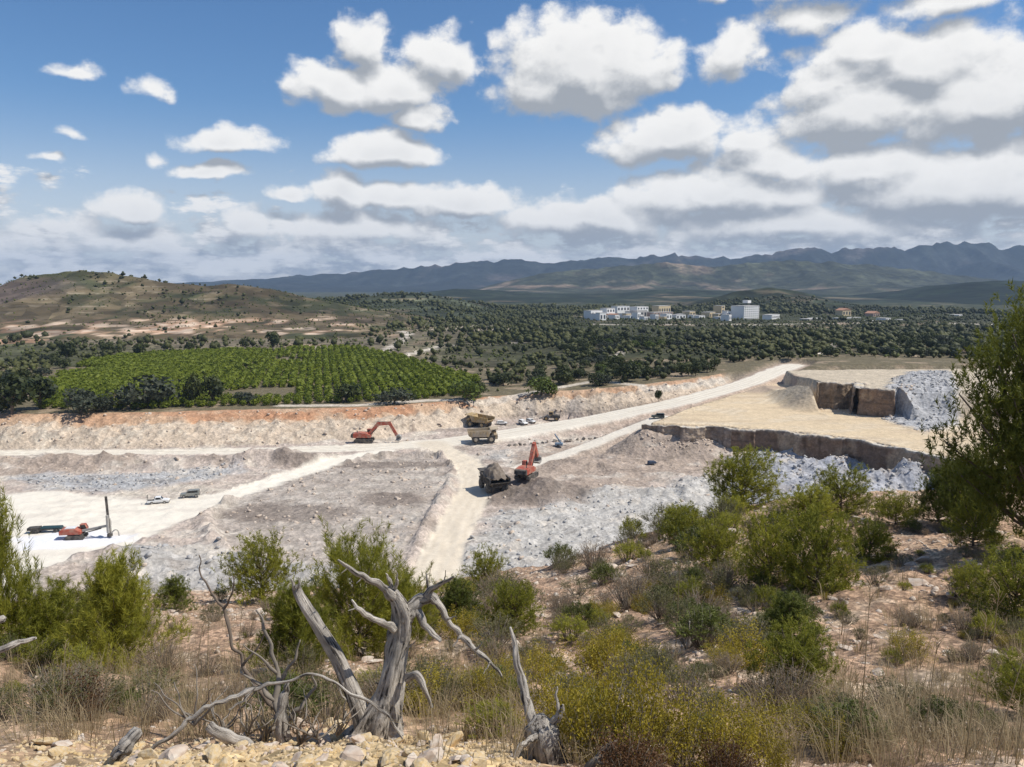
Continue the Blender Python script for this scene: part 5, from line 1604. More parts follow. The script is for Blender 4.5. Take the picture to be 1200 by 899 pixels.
MB().prism([(-1.9, .35), (1.5, .35), (1.9, .9), (1.2, 1.5), (-1.6, 1.6)], -.8, .8).build("housing", M['navy'], t, bevel=.12)
MB().bar((1.5, 0, .5), (3.1, 0, .9), .14).build("drawbar", M['dark'], t)
for s in (-1, 1): MB().cyl((-.1, s * .85, .36), .36, .22, 'y', 12).build("wheel", M['rubber'], t)

# ------------------------------------------------------------------ foreground plants
def needles(base, axis, length, n, nl, nw, r, spread=.75, fall=0.0):
    """needle triangles along shoots. base (K,3), axis (K,3) unit, length (K,)"""
    K = len(base)
    t = r.random((K, n)) ** .7
    p = base[:, None] + axis[:, None] * (t * length[:, None])[..., None]
    d = r.normal(size=(K, n, 3)); d -= (d * axis[:, None]).sum(-1, keepdims=True) * axis[:, None]
    d /= np.linalg.norm(d, axis=-1, keepdims=True) + 1e-9
    v = axis[:, None] * (1.0 - spread * .4) + d * spread + np.array([0, 0, -fall])
    v /= np.linalg.norm(v, axis=-1, keepdims=True)
    L_ = nl * (.6 + .6 * r.random((K, n, 1)))
    side = np.cross(v, r.normal(size=(K, n, 3))); side /= np.linalg.norm(side, axis=-1, keepdims=True) + 1e-9
    V = np.stack([p - side * nw / 2, p + side * nw / 2, p + v * L_], 2).reshape(-1, 3)
    Fc = np.arange(len(V)).reshape(-1, 3)
    tint = np.repeat((r.random(K)[:, None] * .65 + .35 * r.random((K, n))).ravel(), 3)
    return V, Fc, tint


DIM = {}


def pine(name, seed, shoots=1050, per=17, nl=.055, nw=.009, leaf='needle', shape='round', bare=.0, w=.5, spread=.8, slen=.10, nb=42):
    """young pine about 1 high: stem and limbs + bundles of needles at the ends of upturned shoots"""
    r = np.random.default_rng(seed)
    root = thing(name, None, None)
    items = [tube([(0, 0, -.06), (.02 * r.normal(), .02 * r.normal(), .35), (.03 * r.normal(), .03 * r.normal(), .8)], [.024, .016, .006], 7, 3)]
    tips = []; dirs = []
    per_b = max(1, shoots // nb)
    for i in range(nb):
        f = bare + (1 - bare) * (i + .5) / nb
        z0 = .70 * f * (.9 + .2 * r.random()); a = i * 2.399 + r.normal() * .3
        if shape == 'round': rad = w * math.sqrt(max(.02, 1 - ((f - .36) / .66) ** 2)) * (.62 + .5 * r.random())
        else: rad = w * (1.05 - .9 * f) * (.65 + .5 * r.random())
        lift = .06 + .24 * f + .08 * r.random()
        e = np.array([rad * math.cos(a), rad * math.sin(a), z0 + lift])
        b = np.array([0, 0, z0 * .8]); m_ = (b + e) / 2 + np.array([0, 0, -.03])
        items.append(tube([b, m_, e], [.009, .006, .003], 4, 2))
        tt = .25 + .80 * r.random(per_b) ** .7
        q = (1 - tt[:, None]) ** 2 * b + 2 * tt[:, None] * (1 - tt[:, None]) * m_ + tt[:, None] ** 2 * e
        q = q + r.normal(size=(per_b, 3)) * np.array([.055, .055, .045])
        out = (e - b) / (np.linalg.norm(e - b) + 1e-6)
        d = out * .35 + np.array([0, 0, .85]) + .36 * r.normal(size=(per_b, 3))
        d /= np.linalg.norm(d, axis=1)[:, None]
        tips.append(q); dirs.append(d)
    T = np.vstack(tips); D = np.vstack(dirs)
    T[:, 2] = np.maximum(T[:, 2], .02)
    ln = slen * (.6 + .8 * r.random(len(T)))
    V, Fc = join_vf(items); mk("trunk", V, Fc, M['bark'], root, True)
    V, Fc, t = needles(T, D, ln, per, nl, nw, r, spread)
    mk("foliage", V, Fc, M[leaf], root, tint=t)
    PROTO_UNUSED.add(root)
    DIM[root.name] = (np.percentile(V[:, 2], 99.3), 2 * np.percentile(np.abs(V[:, 0]), 98))
    return root


def shrub(name, seed, leaf='shrub_g', stems=60, per=70, w=.55, nl=.06, nw=.012, up=.9, spread=.9, stemmat='twig', leafy=.45):
    """low shrub, height 1: many stems rising from a base, leaves along their upper part"""
    r = np.random.default_rng(seed)
    root = thing(name, None, None)
    a = r.random(stems) * 6.28; q = np.sqrt(r.random(stems)) * w
    tipz = (1 - .55 * (q / w) ** 2) * (.62 + .4 * r.random(stems))
    tip = np.stack([q * np.cos(a), q * np.sin(a), tipz], 1)
    base = tip * np.array([.30, .30, 0]) + np.array([0, 0, -.03])
    items = []
    for i in range(stems):
        mid = (base[i] + tip[i]) / 2 + np.array([0, 0, .06]) + .03 * r.normal(size=3)
        items.append(tube([base[i], mid, tip[i]], [.009, .006, .002], 4, 2))
    V, Fc = join_vf(items); mk("stem", V, Fc, M[stemmat], root, False)
    d = tip - base; L_ = np.linalg.norm(d, axis=1); d /= L_[:, None]
    # side shoots
    k = 4
    sb = np.repeat(base + d * (L_ * (1 - leafy))[:, None], k, 0) + np.repeat(d * (L_ * leafy)[:, None], k, 0) * r.random((stems * k, 1)) * .7
    sdv = np.repeat(d, k, 0) * .8 + .5 * r.normal(size=(stems * k, 3)) + np.array([0, 0, up * .3]); sdv /= np.linalg.norm(sdv, axis=1)[:, None]
    V, Fc, t = needles(sb, sdv, np.full(stems * k, .24), per // k, nl, nw, r, spread)
    mk("foliage", V, Fc, M[leaf], root, tint=t)
    PROTO_UNUSED.add(root)
    return root


def leafy_shrub(name, seed, leaf, n=9000, w=.75, size=.028, stems=40):
    """small-leaved bush: ovate leaves (two triangles each) along twigs"""
    r = np.random.default_rng(seed)
    root = thing(name, None, None)
    a = r.random(stems) * 6.28; q = np.sqrt(r.random(stems)) * w
    tip = np.stack([q * np.cos(a), q * np.sin(a), (1 - .5 * (q / w) ** 2) * (.6 + .4 * r.random(stems))], 1)
    base = tip * np.array([.35, .35, 0])
    items = [tube([base[i], (base[i] + tip[i]) / 2 + .05 * r.normal(size=3), tip[i]], [.010, .007, .003], 4, 3) for i in range(stems)]
    V, Fc = join_vf(items); mk("stem", V, Fc, M['twig'], root)
    k = r.integers(0, stems, n); t = .25 + .8 * r.random(n) ** .8
    cl = r.normal(size=(stems, 6, 3)) * .10
    p = base[k] + (tip - base)[k] * t[:, None] + cl[k, r.integers(0, 6, n)] + .045 * r.normal(size=(n, 3))
    nv = r.normal(size=(n, 3)) + np.array([0, 0, .8]); nv /= np.linalg.norm(nv, axis=1)[:, None]
    u = np.cross(nv, r.normal(size=(n, 3))); u /= np.linalg.norm(u, axis=1)[:, None]; v = np.cross(nv, u)
    s = (size * (.6 + .7 * r.random(n)))[:, None]
    V = np.stack([p - u * s, p + v * s * .5, p + u * s, p - v * s * .5], 1).reshape(-1, 3)
    tint = np.repeat(np.clip(.5 * _hash(k.astype(float), k * 0., seed) + .55 * r.random(n), 0, 1), 4)
    mk("foliage", V, np.arange(4 * n).reshape(-1, 4), M[leaf], root, tint=tint)
    PROTO_UNUSED.add(root)
    return root


PINE_N = [pine("young_pine", 21, 860, 38, .066, .0055, 'needle', 'round', .0, w=.50, slen=.17, spread=.7), pine("young_pine", 22, 860, 38, .066, .0055, 'needle', 'cone', .0, w=.58, slen=.17, spread=.7)]
PINE_F = [pine("young_pine", 23), pine("young_pine", 24, w=.58, bare=.04), pine("young_pine", 25, leaf='needle_d', shape='cone', w=.55)]
PINE_BIG = pine("pine_tree", 26, 4200, 18, .028, .0052, 'needle_d', 'round', .16, w=.44, slen=.05, nb=60)
SH_G = [shrub("grey_shrub", 31, 'shrub_g', 60, 60), shrub("grey_shrub", 32, 'shrub_g', 50, 60, .65)]
SH_D = [shrub("green_shrub", 33, 'shrub_d', 60, 64, .6, .075, .018), shrub("green_shrub", 34, 'needle', 54, 64, .55, .09, .014)]
SH_B = [shrub("dry_shrub", 35, 'shrub_b', 70, 36, .6, .05, .010, leafy=.6)]
YEL = [leafy_shrub("yellow_shrub", 36, 'shrub_y', 5400, size=.020, stems=26), leafy_shrub("yellow_shrub", 37, 'shrub_y', 4400, .65, size=.021, stems=22)]
RUS = [leafy_shrub("russet_shrub", 38, 'shrub_r', 3500, .7, .026)]


def put(proto, px, py, wpx, hpx, label, cat, group, wr, Y=None, sink=.04):
    """stand a plant with its foot seen at (px,py) and about wpx by hpx in the photo; wr = prototype width/height"""
    p = hit(px, py) if Y is None else np.append(P3(px, py, Y)[:2], float(Hhill(*[np.array([q]) for q in P3(px, py, Y)[:2]])[0]))
    d = math.hypot(p[1], CAMZ - p[2])
    H_ = hpx * d / F
    ph, pw = DIM.get(proto.name, (1.0, wr))
    sx = (wpx / hpx) / (pw / ph)
    H_ = H_ / ph
    o = place(proto, (p[0], p[1], p[2] - sink * H_), rng.random() * 6.28, H_, label, cat, group, sx=sx, tilt=((rng.random() - .5) * .1, (rng.random() - .5) * .1))
    return o


GP = "young pines on the near slope"
put(PINE_F[0], 868, 597, 80, 74, "round bright young pine on the crest in front of the white rubble", "pine", GP, 1.1)
put(PINE_F[1], 985, 604, 74, 60, "broad young pine on the crest below the brown cut face", "pine", GP, 1.2)
put(PINE_F[0], 948, 616, 60, 48, "young pine joined to the left side of the broad crest pine", "pine", GP, 1.1)
put(PINE_F[1], 900, 688, 84, 92, "large pale young pine with grey twigs, middle of the right slope", "pine", GP, 1.2)
put(PINE_F[0], 958, 698, 82, 104, "large young pine right of the pale one, middle of the right slope", "pine", GP, 1.1)
put(PINE_F[2], 925, 752, 80, 55, "low spreading young pine below the two large ones", "pine", GP, 1.0)
put(PINE_F[0], 930, 812, 85, 80, "young pine with brown dry base nearest on the right slope", "pine", GP, 1.1)
put(PINE_F[1], 1050, 616, 48, 40, "small round bright pine right of the crest pines", "pine", GP, 1.2)
put(PINE_F[0], 1018, 658, 50, 50, "small pale green pine beside the tall pale stalk", "pine", GP, 1.1)
put(PINE_F[1], 840, 668, 70, 64, "bright green pine left of the large slope pines", "pine", GP, 1.2)
put(PINE_F[0], 800, 640, 50, 44, "small pine near the crest left of the round bright pine", "pine", GP, 1.1)
put(PINE_F[2], 1100, 612, 60, 62, "dark young pine on the crest left of the tall pine", "pine", GP, 1.0)
put(PINE_F[1], 1140, 640, 60, 56, "bright green pine under the tall dark pine", "pine", GP, 1.2)
put(PINE_BIG, 1224, 655, 200, 312, "tall dark pine tree leaning into the right edge above the crest", "pine", "tall pines at the right edge", .92)
put(PINE_BIG, 1135, 620, 78, 92, "smaller dark pine tree left of the tall one at the right edge", "pine", "tall pines at the right edge", .92)
put(PINE_F[0], 1186, 735, 88, 92, "bushy young pine at the right edge halfway down the slope", "pine", GP, 1.0)
put(PINE_F[1], 1200, 838, 84, 70, "small young pine low at the right edge behind dry grass", "pine", GP, 1.0)
put(PINE_F[1], 1135, 700, 48, 42, "small pine left of the bushy right-edge pine", "pine", GP, 1.0)
put(PINE_N[1], -8, 770, 104, 205, "tall feathery young pine at the left edge before the drill rig", "pine", GP, 1.05)
put(PINE_N[0], 66, 765, 105, 84, "low wide young pine beside the tall left-edge pine", "pine", GP, 1.1)
put(PINE_N[1], 138, 786, 104, 132, "feathery young pine below the drill mast", "pine", GP, 1.05)
put(PINE_F[2], 205, 716, 50, 40, "small brownish dark pine right of the feathery pine", "pine", GP, 1.0)
put(PINE_F[1], 308, 704, 84, 80, "rounded bright pine standing alone against the grey rubble", "pine", GP, 1.2)
put(PINE_N[0], 420, 766, 116, 142, "large green pine directly behind the pale dead stump", "pine", GP, 1.1)
put(PINE_N[1], 348, 782, 92, 96, "green pine left of the stump's grey limb", "pine", GP, 1.05)
put(PINE_N[0], 475, 760, 80, 90, "green pine behind the right arm of the dead stump", "pine", GP, 1.1)
put(PINE_F[1], 570, 692, 52, 50, "small bright pine on the crest right of the pale ramp", "pine", GP, 1.2)
put(PINE_F[2], 535, 735, 64, 56, "dark small pine right of the stump's crooked branch", "pine", GP, 1.0)
put(PINE_F[0], 600, 740, 60, 60, "olive young pine on the middle slope behind the crooked branch", "pine", GP, 1.1)

GY = "yellow-leaved bushes in front"
for k, (a, b, c, d, lab) in enumerate([
    (652, 868, 90, 95, "yellow-leaved bush just right of the small dead stump"), (700, 893, 100, 118, "yellow-leaved bush second from the small stump, tall in the front row"),
    (748, 890, 96, 128, "tallest yellow-leaved bush, middle of the front row"), (800, 897, 92, 92, "yellow-leaved bush at the right of the tallest one"), (850, 903, 84, 84, "yellow-leaved bush at the right end of the front row"),
    (712, 796, 80, 62, "smaller yellow-leaved bush behind the front row's middle"), (640, 800, 60, 48, "small yellow-leaved bush behind the little dead stump"), (900, 903, 56, 50, "low yellow bush by the stones at the bottom right")]):
    put(YEL[k % 2], a, b, c, d, lab, "bush", GY, 1.4)
put(YEL[0], 570, 830, 60, 60, "little yellow-leaved bush in dry grass between the two stumps", "bush", GY, 1.5)
put(RUS[0], 735, 915, 90, 60, "russet-brown leafy bush at foot of the yellow bushes", "bush", "russet bushes in front", 1.4)
put(RUS[0], 850, 915, 70, 55, "russet-brown bush under the rightmost yellow bush", "bush", "russet bushes in front", 1.4)
put(RUS[0], 95, 845, 70, 55, "russet dry bush on the left behind the yellow rocks", "bush", "russet bushes in front", 1.4)

# procedural cover of shrubs on the slope
cnt = 0
tries = 0
placed = []
while cnt < 470 and tries < 12000:
    tries += 1
    px = rng.uniform(-10, 1215); py = rng.uniform(575, 890)
    crest = np.interp(px, [0, 480, 620, 720, 840, 1000, 1200], [692, 690, 662, 630, 592, 585, 600])
    if py < crest + 4: continue
    if 945 < px < 1110 and 630 < py < 850 and rng.random() < .6: continue          # bare stony strip
    if 190 < px < 300 and 700 < py < 790 and rng.random() < .75: continue
    if px < 560 and py > 850: continue
    if rng.random() > np.interp(py, [580, 700, 800, 880], [1, .8, .32, .2]): continue
    p = hit(px, py)
    if p[1] > 37: continue
    if any(math.hypot(p[0] - q[0], p[1] - q[1]) < q[2] for q in placed): continue
    sz = (.22 + .45 * rng.random() ** 1.6) * np.interp(p[1], [4, 14, 34], [.75, 1, 1.6])
    if 540 < px < 870 and py < 760: sz *= 1.25
    if px > 870 or px < 480 or py > 740: sz *= .82
    elif px > 560: sz *= 1.1
    if px > 940: sz *= .72
    placed.append((p[0], p[1], sz * .42))
    nzv = float(fbm(np.array([p[0] * .15]), np.array([p[1] * .15]), 2, 801)[0])
    k = rng.choice(4, p=[.34, .36, .2, .1] if nzv > 0 else [.38, .38, .18, .06])
    if px < 480: k = rng.choice(4, p=[.3, .3, .4, 0.])
    if k == 0: pr, nm = SH_G[int(rng.integers(2))], "low grey-green shrub"
    elif k == 1: pr, nm = SH_D[int(rng.integers(2))], "low fresh green shrub"
    elif k == 2: pr, nm = SH_B[0], "dry brown twiggy shrub"
    else: pr, nm = YEL[int(rng.integers(2))], "low olive-yellow shrub"
    dep = "near the crest" if p[1] > 24 else "halfway down the slope" if p[1] > 10 else "close to the camera"
    reg = "left of the dead stump" if px < 400 else "behind the dead stumps" if px < 640 else "on the middle slope above yellow bushes" if px < 850 else "among the large slope pines" if px < 1000 else "on the stony right slope"
    size = "small" if sz < .4 else "medium"
    lab = "%s %s %s, %s" % (size, nm, reg, dep)
    place(pr, (p[0], p[1], p[2] - .04 * sz), rng.random() * 6.28, sz, lab, "shrub", "slope shrubs: " + lab, sx=.9 + .5 * rng.random())
    cnt += 1

# dry grass -------------------------------------------------------
def grass(name, tufts, blades, hgt, wid, matk, lab):
    """tufts (K,3): base points"""
    K = len(tufts)
    r = rng
    sc = hgt[:, None] * (.45 + .75 * r.random((K, blades)))
    a = r.random((K, blades)) * 6.283; lean = .15 + .85 * r.random((K, blades)) ** 1.3
    d = np.stack([np.cos(a), np.sin(a), 0 * a], -1)
    b = tufts[:, None] + d * (.05 + .35 * r.random((K, blades, 1))) * hgt[:, None, None]
    m_ = b + d * (lean * sc * .35)[..., None] + np.array([0, 0, 1.]) * (sc * .6)[..., None]
    e = b + d * (lean * sc * 1.0)[..., None] + np.array([0, 0, 1.]) * (sc * (1.0 - .3 * lean))[..., None]
    s = np.stack([-np.sin(a), np.cos(a), 0 * a], -1) * (wid / 2)
    s = s * np.cos(r.random((K, blades, 1)) * 3)+ np.array([wid*.25, 0, 0])
    V = np.stack([b - s, b + s, m_ - s * .8, m_ + s * .8, e], 2).reshape(-1, 3)
    i = np.arange(K * blades)[:, None] * 5
    Q = i + np.array([[0, 1, 3, 2]]); T = i + np.array([[2, 3, 4]])
    t = np.repeat((r.random((K, 1)) * .5 + .5 * r.random((K, blades))).ravel(), 5)
    o = mk(name, V, [Q, T], M[matk], tint=t)
    return tag(o, lab, "grass", kind='stuff')


def tuft_points(boxes):
    out = []
    for x0, x1, y0, y1, n in boxes:
        for _ in range(n):
            p = hit(rng.uniform(x0, x1), rng.uniform(y0, y1)); out.append(p)
    return np.array(out)


T = tuft_points([(-10, 330, 780, 872, 150), (330, 470, 770, 850, 35), (490, 620, 770, 890, 75), (960, 1215, 800, 905, 110), (1040, 1215, 700, 800, 30), (600, 960, 850, 905, 30), (0, 300, 700, 790, 45)])
grass("dry_grass", T, 38, .13 + .24 * rng.random(len(T)) * np.clip(T[:, 1] / 5, .6, 1.6), .0030, 'straw', "dry straw-coloured grass in tufts at the front of the slope")
T = tuft_points([(-10, 480, 700, 870, 90), (480, 640, 690, 860, 60), (640, 1215, 620, 900, 260)])
grass("brown_grass", T, 26, .12 + .16 * rng.random(len(T)) * np.clip(T[:, 1] / 8, .8, 2), .005, 'straw', "brownish short dry grass between the shrubs of the slope")
# tall single stalks
st = []
for px, yb, yt, lean in [(792, 760, 650, 3), (805, 860, 770, -14), (1012, 650, 590, 2), (1006, 880, 700, 4), (1010, 899, 800, -10), (1080, 890, 760, 10), (1130, 899, 740, 14), (1165, 899, 780, 25), (1190, 899, 720, 12), (1060, 860, 760, -6), (840, 899, 800, -12), (230, 830, 740, 10), (245, 820, 730, 3), (280, 800, 720, 6), (500, 720, 660, 6), (560, 870, 760, -15), (525, 860, 770, 12), (890, 890, 820, -8), (1150, 870, 700, 8), (75, 850, 760, 6), (20, 850, 770, -5), (986, 745, 720, 2)]:
    p = hit(px, min(yb, 896)); d = math.hypot(p[1], CAMZ - p[2]); h = (yb - yt) * d / F
    dx = lean * d / F
    st.append(tube([p, p + np.array([dx * .35, 0, h * .5]), p + np.array([dx, .02, h])], [.0032 * max(1, d / 5), .0026 * max(1, d / 5), .0014 * max(1, d / 5)], 5, 4))
    top = p + np.array([dx, .02, h])
    for j in range(5):
        a = rng.random() * 6.28; st.append(tube([top - np.array([0, 0, .01 * j * h * 3]), top + np.array([.04 * h * math.cos(a), .04 * h * math.sin(a), .05 * h - .02 * j * h])], [.002 * max(1, d / 5), .001], 4, 2))
V, Fc = join_vf(st)
o = mk("grass_stalks", V, Fc, M['straw'], tint=np.full(len(V), .8)); tag(o, "tall pale dry grass stalks standing above the shrubs", "grass", kind='stuff')

# ------------------------------------------------------------------ stones on the slope and at the edge
RM_Y = [rockmesh(*rough_rock(970 + i), "stone", M['rock_y']) for i in range(9)]
RM_P = [rockmesh(*rough_rock(950 + i, .7), "stone", M['rock_p']) for i in range(7)]
used = 0
lat = []
for i in range(290):                                                     # the yellow rubble edge, bottom left
    px = rng.uniform(-20, 560); py = rng.uniform(868, 915) - (14 * math.exp(-((px - 110) / 60) ** 2) + 22 * math.exp(-((px - 400) / 70) ** 2)) * rng.random()
    if i % 3 == 0: px = rng.uniform(310, 560); py = rng.uniform(848, 900)
    p = hit(px, py, 1.0)
    s = (.022 + .12 * rng.random() ** 3.0)
    o = bpy.data.objects.new("stone", (RM_Y if rng.random() < .62 else RM_P + RM_Y[:2])[int(rng.integers(9))]); COL.objects.link(o)
    o.location = (p[0], p[1], p[2] + (.16 - .3 * rng.random()) * s); o.scale = (s * (1.0 + .8 * rng.random()), s * (1.0 + .6 * rng.random()), s * (.75 + .5 * rng.random())); o.rotation_euler = (rng.normal() * .35, rng.normal() * .35, rng.random() * 6.28)
    reg = "left of the pale broken log" if px < 150 else "between pale log and the dead stump" if px < 400 else "round the foot of the dead stump"
    tag(o, "%s pale yellow limestone chunk %s" % ("large" if s > .085 else "small", reg), "stone", "yellow stones along the front edge, %s %s" % ("large" if s > .085 else "small", reg))
cnt = 0
while cnt < 260:
    px = rng.uniform(-10, 1210); py = rng.uniform(600, 895)
    crest = np.interp(px, [0, 480, 620, 720, 840, 1000, 1200], [695, 692, 665, 633, 597, 592, 605])
    if py < crest or (px < 560 and py > 840): continue
    if px < 620 and rng.random() < .5: continue
    p = hit(px, py)
    if p[1] > 36: continue
    d = np.hypot(p[1], CAMZ - p[2])
    s = (7 + 24 * rng.random() ** 2.6) * d / F
    o = bpy.data.objects.new("rock", RM_P[int(rng.integers(7))]); COL.objects.link(o)
    o.location = (p[0], p[1], p[2] + .05 * s); o.scale = (s * 1.2, s, s * .62); o.rotation_euler = (rng.normal() * .2, rng.normal() * .2, rng.random() * 6.28)
    reg = "left of the dead stump" if px < 400 else "behind the dead stumps" if px < 640 else "on the middle slope" if px < 850 else "among the slope pines" if px < 1000 else "on the bare right slope"
    dep = "near the crest" if p[1] > 22 else "halfway down" if p[1] > 9 else "close to the camera"
    lab = "%s pinkish pale rock %s, %s" % ("big" if s * F / d > 14 else "small", reg, dep)
    tag(o, lab, "rock", "pale slope rocks: " + lab); cnt += 1
n = 9500
pxs = rng.uniform(-10, 1210, n); r0 = np.exp(rng.uniform(math.log(2.3), math.log(36), n))
d0 = (pxs - 600) / F
x = r0 * d0; y = r0
z = Hhill(x, y)
v, px, py = in_view(x, y, z)
P = np.column_stack([x, y, z])[v]
nn = fbm(P[:, 0] * .5, P[:, 1] * .5, 3, 811)
keep = rng.random(len(P)) < .45 + .8 * nn
P = P[keep]
s = (.0035 + .011 * rng.random(len(P)) ** 2.2) * np.clip(P[:, 1], 2.5, 36)
o = scatter_mesh("pebbles", ROCKS[:6], P, s, M['rock_p'], tilt=.5)
tag(o, "small pinkish pebbles and stone chips scattered over the slope", "pebbles", kind='stuff')
near = np.column_stack([rng.uniform(-2.4, .1, 3200), rng.uniform(2.4, 3.9, 3200)])
near = np.column_stack([near, Hhill(near[:, 0], near[:, 1])])
o = scatter_mesh("gravel", ROCKS[:6], near, .010 + .035 * rng.random(len(near)) ** 2, M['rock_y'], tilt=.8)
tag(o, "yellow gravel between the limestone chunks of the front edge", "gravel", kind='stuff')

# ------------------------------------------------------------------ dead wood
def pt(px, py, Y, dy=0.0): return P3(px, py, Y + dy)


def limb(pts, Y, rpx, name, parent, loc, sides=12, rough=.35, seed=0, mat='wood', sub=7):
    P_ = [pt(a, b, Y, c) - loc for a, b, c in pts]
    rk = np.random.default_rng(seed + 500)
    if max(rpx) < 12:                                   # kinks and knots
        Q_ = [P_[0]]; r2_ = [rpx[0]]
        for i in range(len(P_) - 1):
            for f in (.36, .7):
                L_ = np.linalg.norm(P_[i + 1] - P_[i])
                Q_.append(P_[i] * (1 - f) + P_[i + 1] * f + rk.normal(size=3) * L_ * .04)
                r2_.append((rpx[i] * (1 - f) + rpx[i + 1] * f) * (.85 + .4 * rk.random()))
            Q_.append(P_[i + 1]); r2_.append(rpx[i + 1] * (.9 + .2 * rk.random()))
        P_, rpx = Q_, r2_
        sub = 3
    k = Y * 1.0 / F
    V, Fc = tube(P_, [q * k for q in rpx], sides, sub, rough, seed)
    m = (len(V) - 2) // sides
    ring = V[:-2].reshape(m, sides, 3).mean(1)
    sl = np.concatenate([[0], np.cumsum(np.linalg.norm(np.diff(ring, axis=0), axis=1))])
    th = np.arange(sides) * 2 * math.pi / sides
    rr = np.array([np.interp(q, np.linspace(0, m - 1, len(rpx)), [w_ * k for w_ in rpx]) for q in range(m)])
    gr = np.stack([np.cos(th)[None] * rr[:, None], np.sin(th)[None] * rr[:, None], np.repeat(sl[:, None], sides, 1)], -1).reshape(-1, 3)
    gr = np.vstack([gr, [[0, 0, sl[-1]]], [[0, 0, 0]]]) + seed * 3.7
    return mk(name, V, Fc, M[mat], parent, True, grain=gr)


Y1 = 3.9
base = pt(448, 866, Y1)
loc = np.array([base[0], base[1], base[2]])
t = thing("dead_tree_stump", "weathered pale dead tree stump with a thick trunk and grey limb leaning left", "dead stump", tuple(loc))
tr = limb([(436, 888, 0), (437, 866, 0), (443, 842, 0), (455, 806, .03), (464, 768, .05), (471, 738, .06), (470, 714, .06), (458, 690, .05)], Y1, [42, 34, 26, 17, 13.5, 12, 11, 5], "trunk", t, loc, 28, .55, 1)
limb([(428, 862, -.03), (420, 832, -.03), (408, 800, .0), (394, 768, .02), (372, 732, .04), (355, 704, .05), (347, 687, .06)], Y1, [12.5, 11, 10, 9, 8, 7, 5.5], "limb", t, loc, 16, .35, 2)
limb([(462, 700, .05), (448, 688, .0), (425, 674, -.05), (408, 664, -.08), (396, 656, -.1)], Y1, [7.5, 4, 3.2, 2.3, 1.2], "branch", t, loc, 10, .3, 3)
limb([(474, 728, .06), (482, 712, .08), (493, 702, .1), (506, 700, .1), (515, 710, .1), (524, 726, .12), (540, 745, .12), (557, 762, .1), (574, 776, .08), (588, 793, .05)], Y1, [9.5, 8, 7.5, 6.5, 4.5, 3.8, 3.5, 3.2, 2.6, 1.4], "branch", t, loc, 12, .35, 4)
limb([(498, 702, .1), (506, 690, .08), (520, 682, .05), (532, 676, .02)], Y1, [5, 3.5, 2.5, 1], "branch", t, loc, 8, .3, 5)
limb([(503, 700, .1), (501, 685, .1), (500, 672, .1)], Y1, [3, 2, .8], "branch", t, loc, 6, .2, 6)
limb([(462, 738, .02), (448, 730, -.05), (432, 722, -.1), (418, 712, -.14), (412, 703, -.15)], Y1, [5.5, 4, 3.4, 2.4, 1.2], "branch", t, loc, 10, .3, 7)
limb([(488, 716, .08), (497, 732, .05), (506, 742, .02), (516, 752, 0)], Y1, [6, 4.5, 3.5, 2], "branch", t, loc, 8, .3, 8)
limb([(478, 795, -.02), (488, 790, -.08), (496, 805, -.1), (506, 830, -.12)], Y1, [6, 5, 4, 1.5], "broken_branch", t, loc, 9, .4, 9)
for k, (a, b, c, d_, r0_) in enumerate([(459, 688, 452, 672, 3.2), (463, 690, 466, 671, 2.4), (345, 690, 341, 678, 2.4), (350, 689, 350, 676, 1.8), (425, 674, 418, 684, 1.3), (408, 664, 400, 672, 1.0), (524, 726, 534, 722, 1.6), (557, 762, 566, 752, 1.5), (574, 776, 566, 790, 1.4),
                                       (540, 745, 530, 758, 1.6), (418, 712, 408, 716, 1.0), (476, 760, 486, 752, 2.2), (412, 800, 402, 792, 2.0), (520, 682, 522, 668, 1.0), (455, 810, 440, 800, 2.5)]):
    limb([(a, b, .03), ((a + c) / 2 + 1, (b + d_) / 2, .02), (c, d_, .0)], Y1, [r0_, r0_ * .7, .35], "splinter", t, loc, 6, .3, 60 + k)
for k, (a, b, c, d_) in enumerate([(425, 872, 405, 890), (470, 872, 492, 888), (448, 875, 450, 895)]):
    limb([((448 + a) / 2, 862, -.05), (a, b, -.1), (c, d_, -.16)], Y1, [14, 9, 4], "root", t, loc, 10, .4, 20 + k)

Y2 = 3.3
base = pt(640, 899, Y2); loc = np.array(base)
t = thing("dead_tree_stump", "smaller split grey dead stump at the bottom centre with thin upright branch", "dead stump", tuple(loc))
limb([(641, 940, 0), (641, 905, 0), (640, 875, 0), (636, 852, .02), (634, 838, .03)], Y2, [28, 25, 21, 17, 7], "trunk", t, loc, 22, .6, 31)
limb([(643, 862, .0), (652, 845, .0), (657, 834, 0), (660, 826, 0)], Y2, [8, 6, 4, 1.5], "broken_branch", t, loc, 10, .5, 32)
limb([(634, 866, .02), (624, 845, .05), (615, 818, .1), (610, 790, .15), (604, 758, .2), (598, 735, .22)], Y2, [7, 6.5, 6, 4.5, 3, 1.5], "branch", t, loc, 10, .3, 33)
limb([(614, 815, .1), (622, 832, .06), (629, 846, .03)], Y2, [2.5, 2, 1.5], "branch", t, loc, 7, .2, 34)
limb([(634, 862, -.02), (620, 868, -.08), (608, 878, -.12), (598, 899, -.15)], Y2, [5, 4.5, 4, 3], "branch", t, loc, 9, .3, 35)
limb([(655, 835, 0), (652, 818, .02), (653, 805, .03)], Y2, [2.5, 2, 1], "branch", t, loc, 6, .2, 36)


def deadwood(name, label, cat, segs, Y, seed, mat='wood', grp=None, sides=9):
    b = pt(segs[0][0][0][0], segs[0][0][0][1], Y); loc = np.array(b)
    t = thing(name, label, cat, tuple(loc), group=grp)
    for j, (pts, rp) in enumerate(segs):
        limb(pts, Y, rp, "stem" if j == 0 else "twig", t, loc, sides, .35, seed + j, mat)
    return t


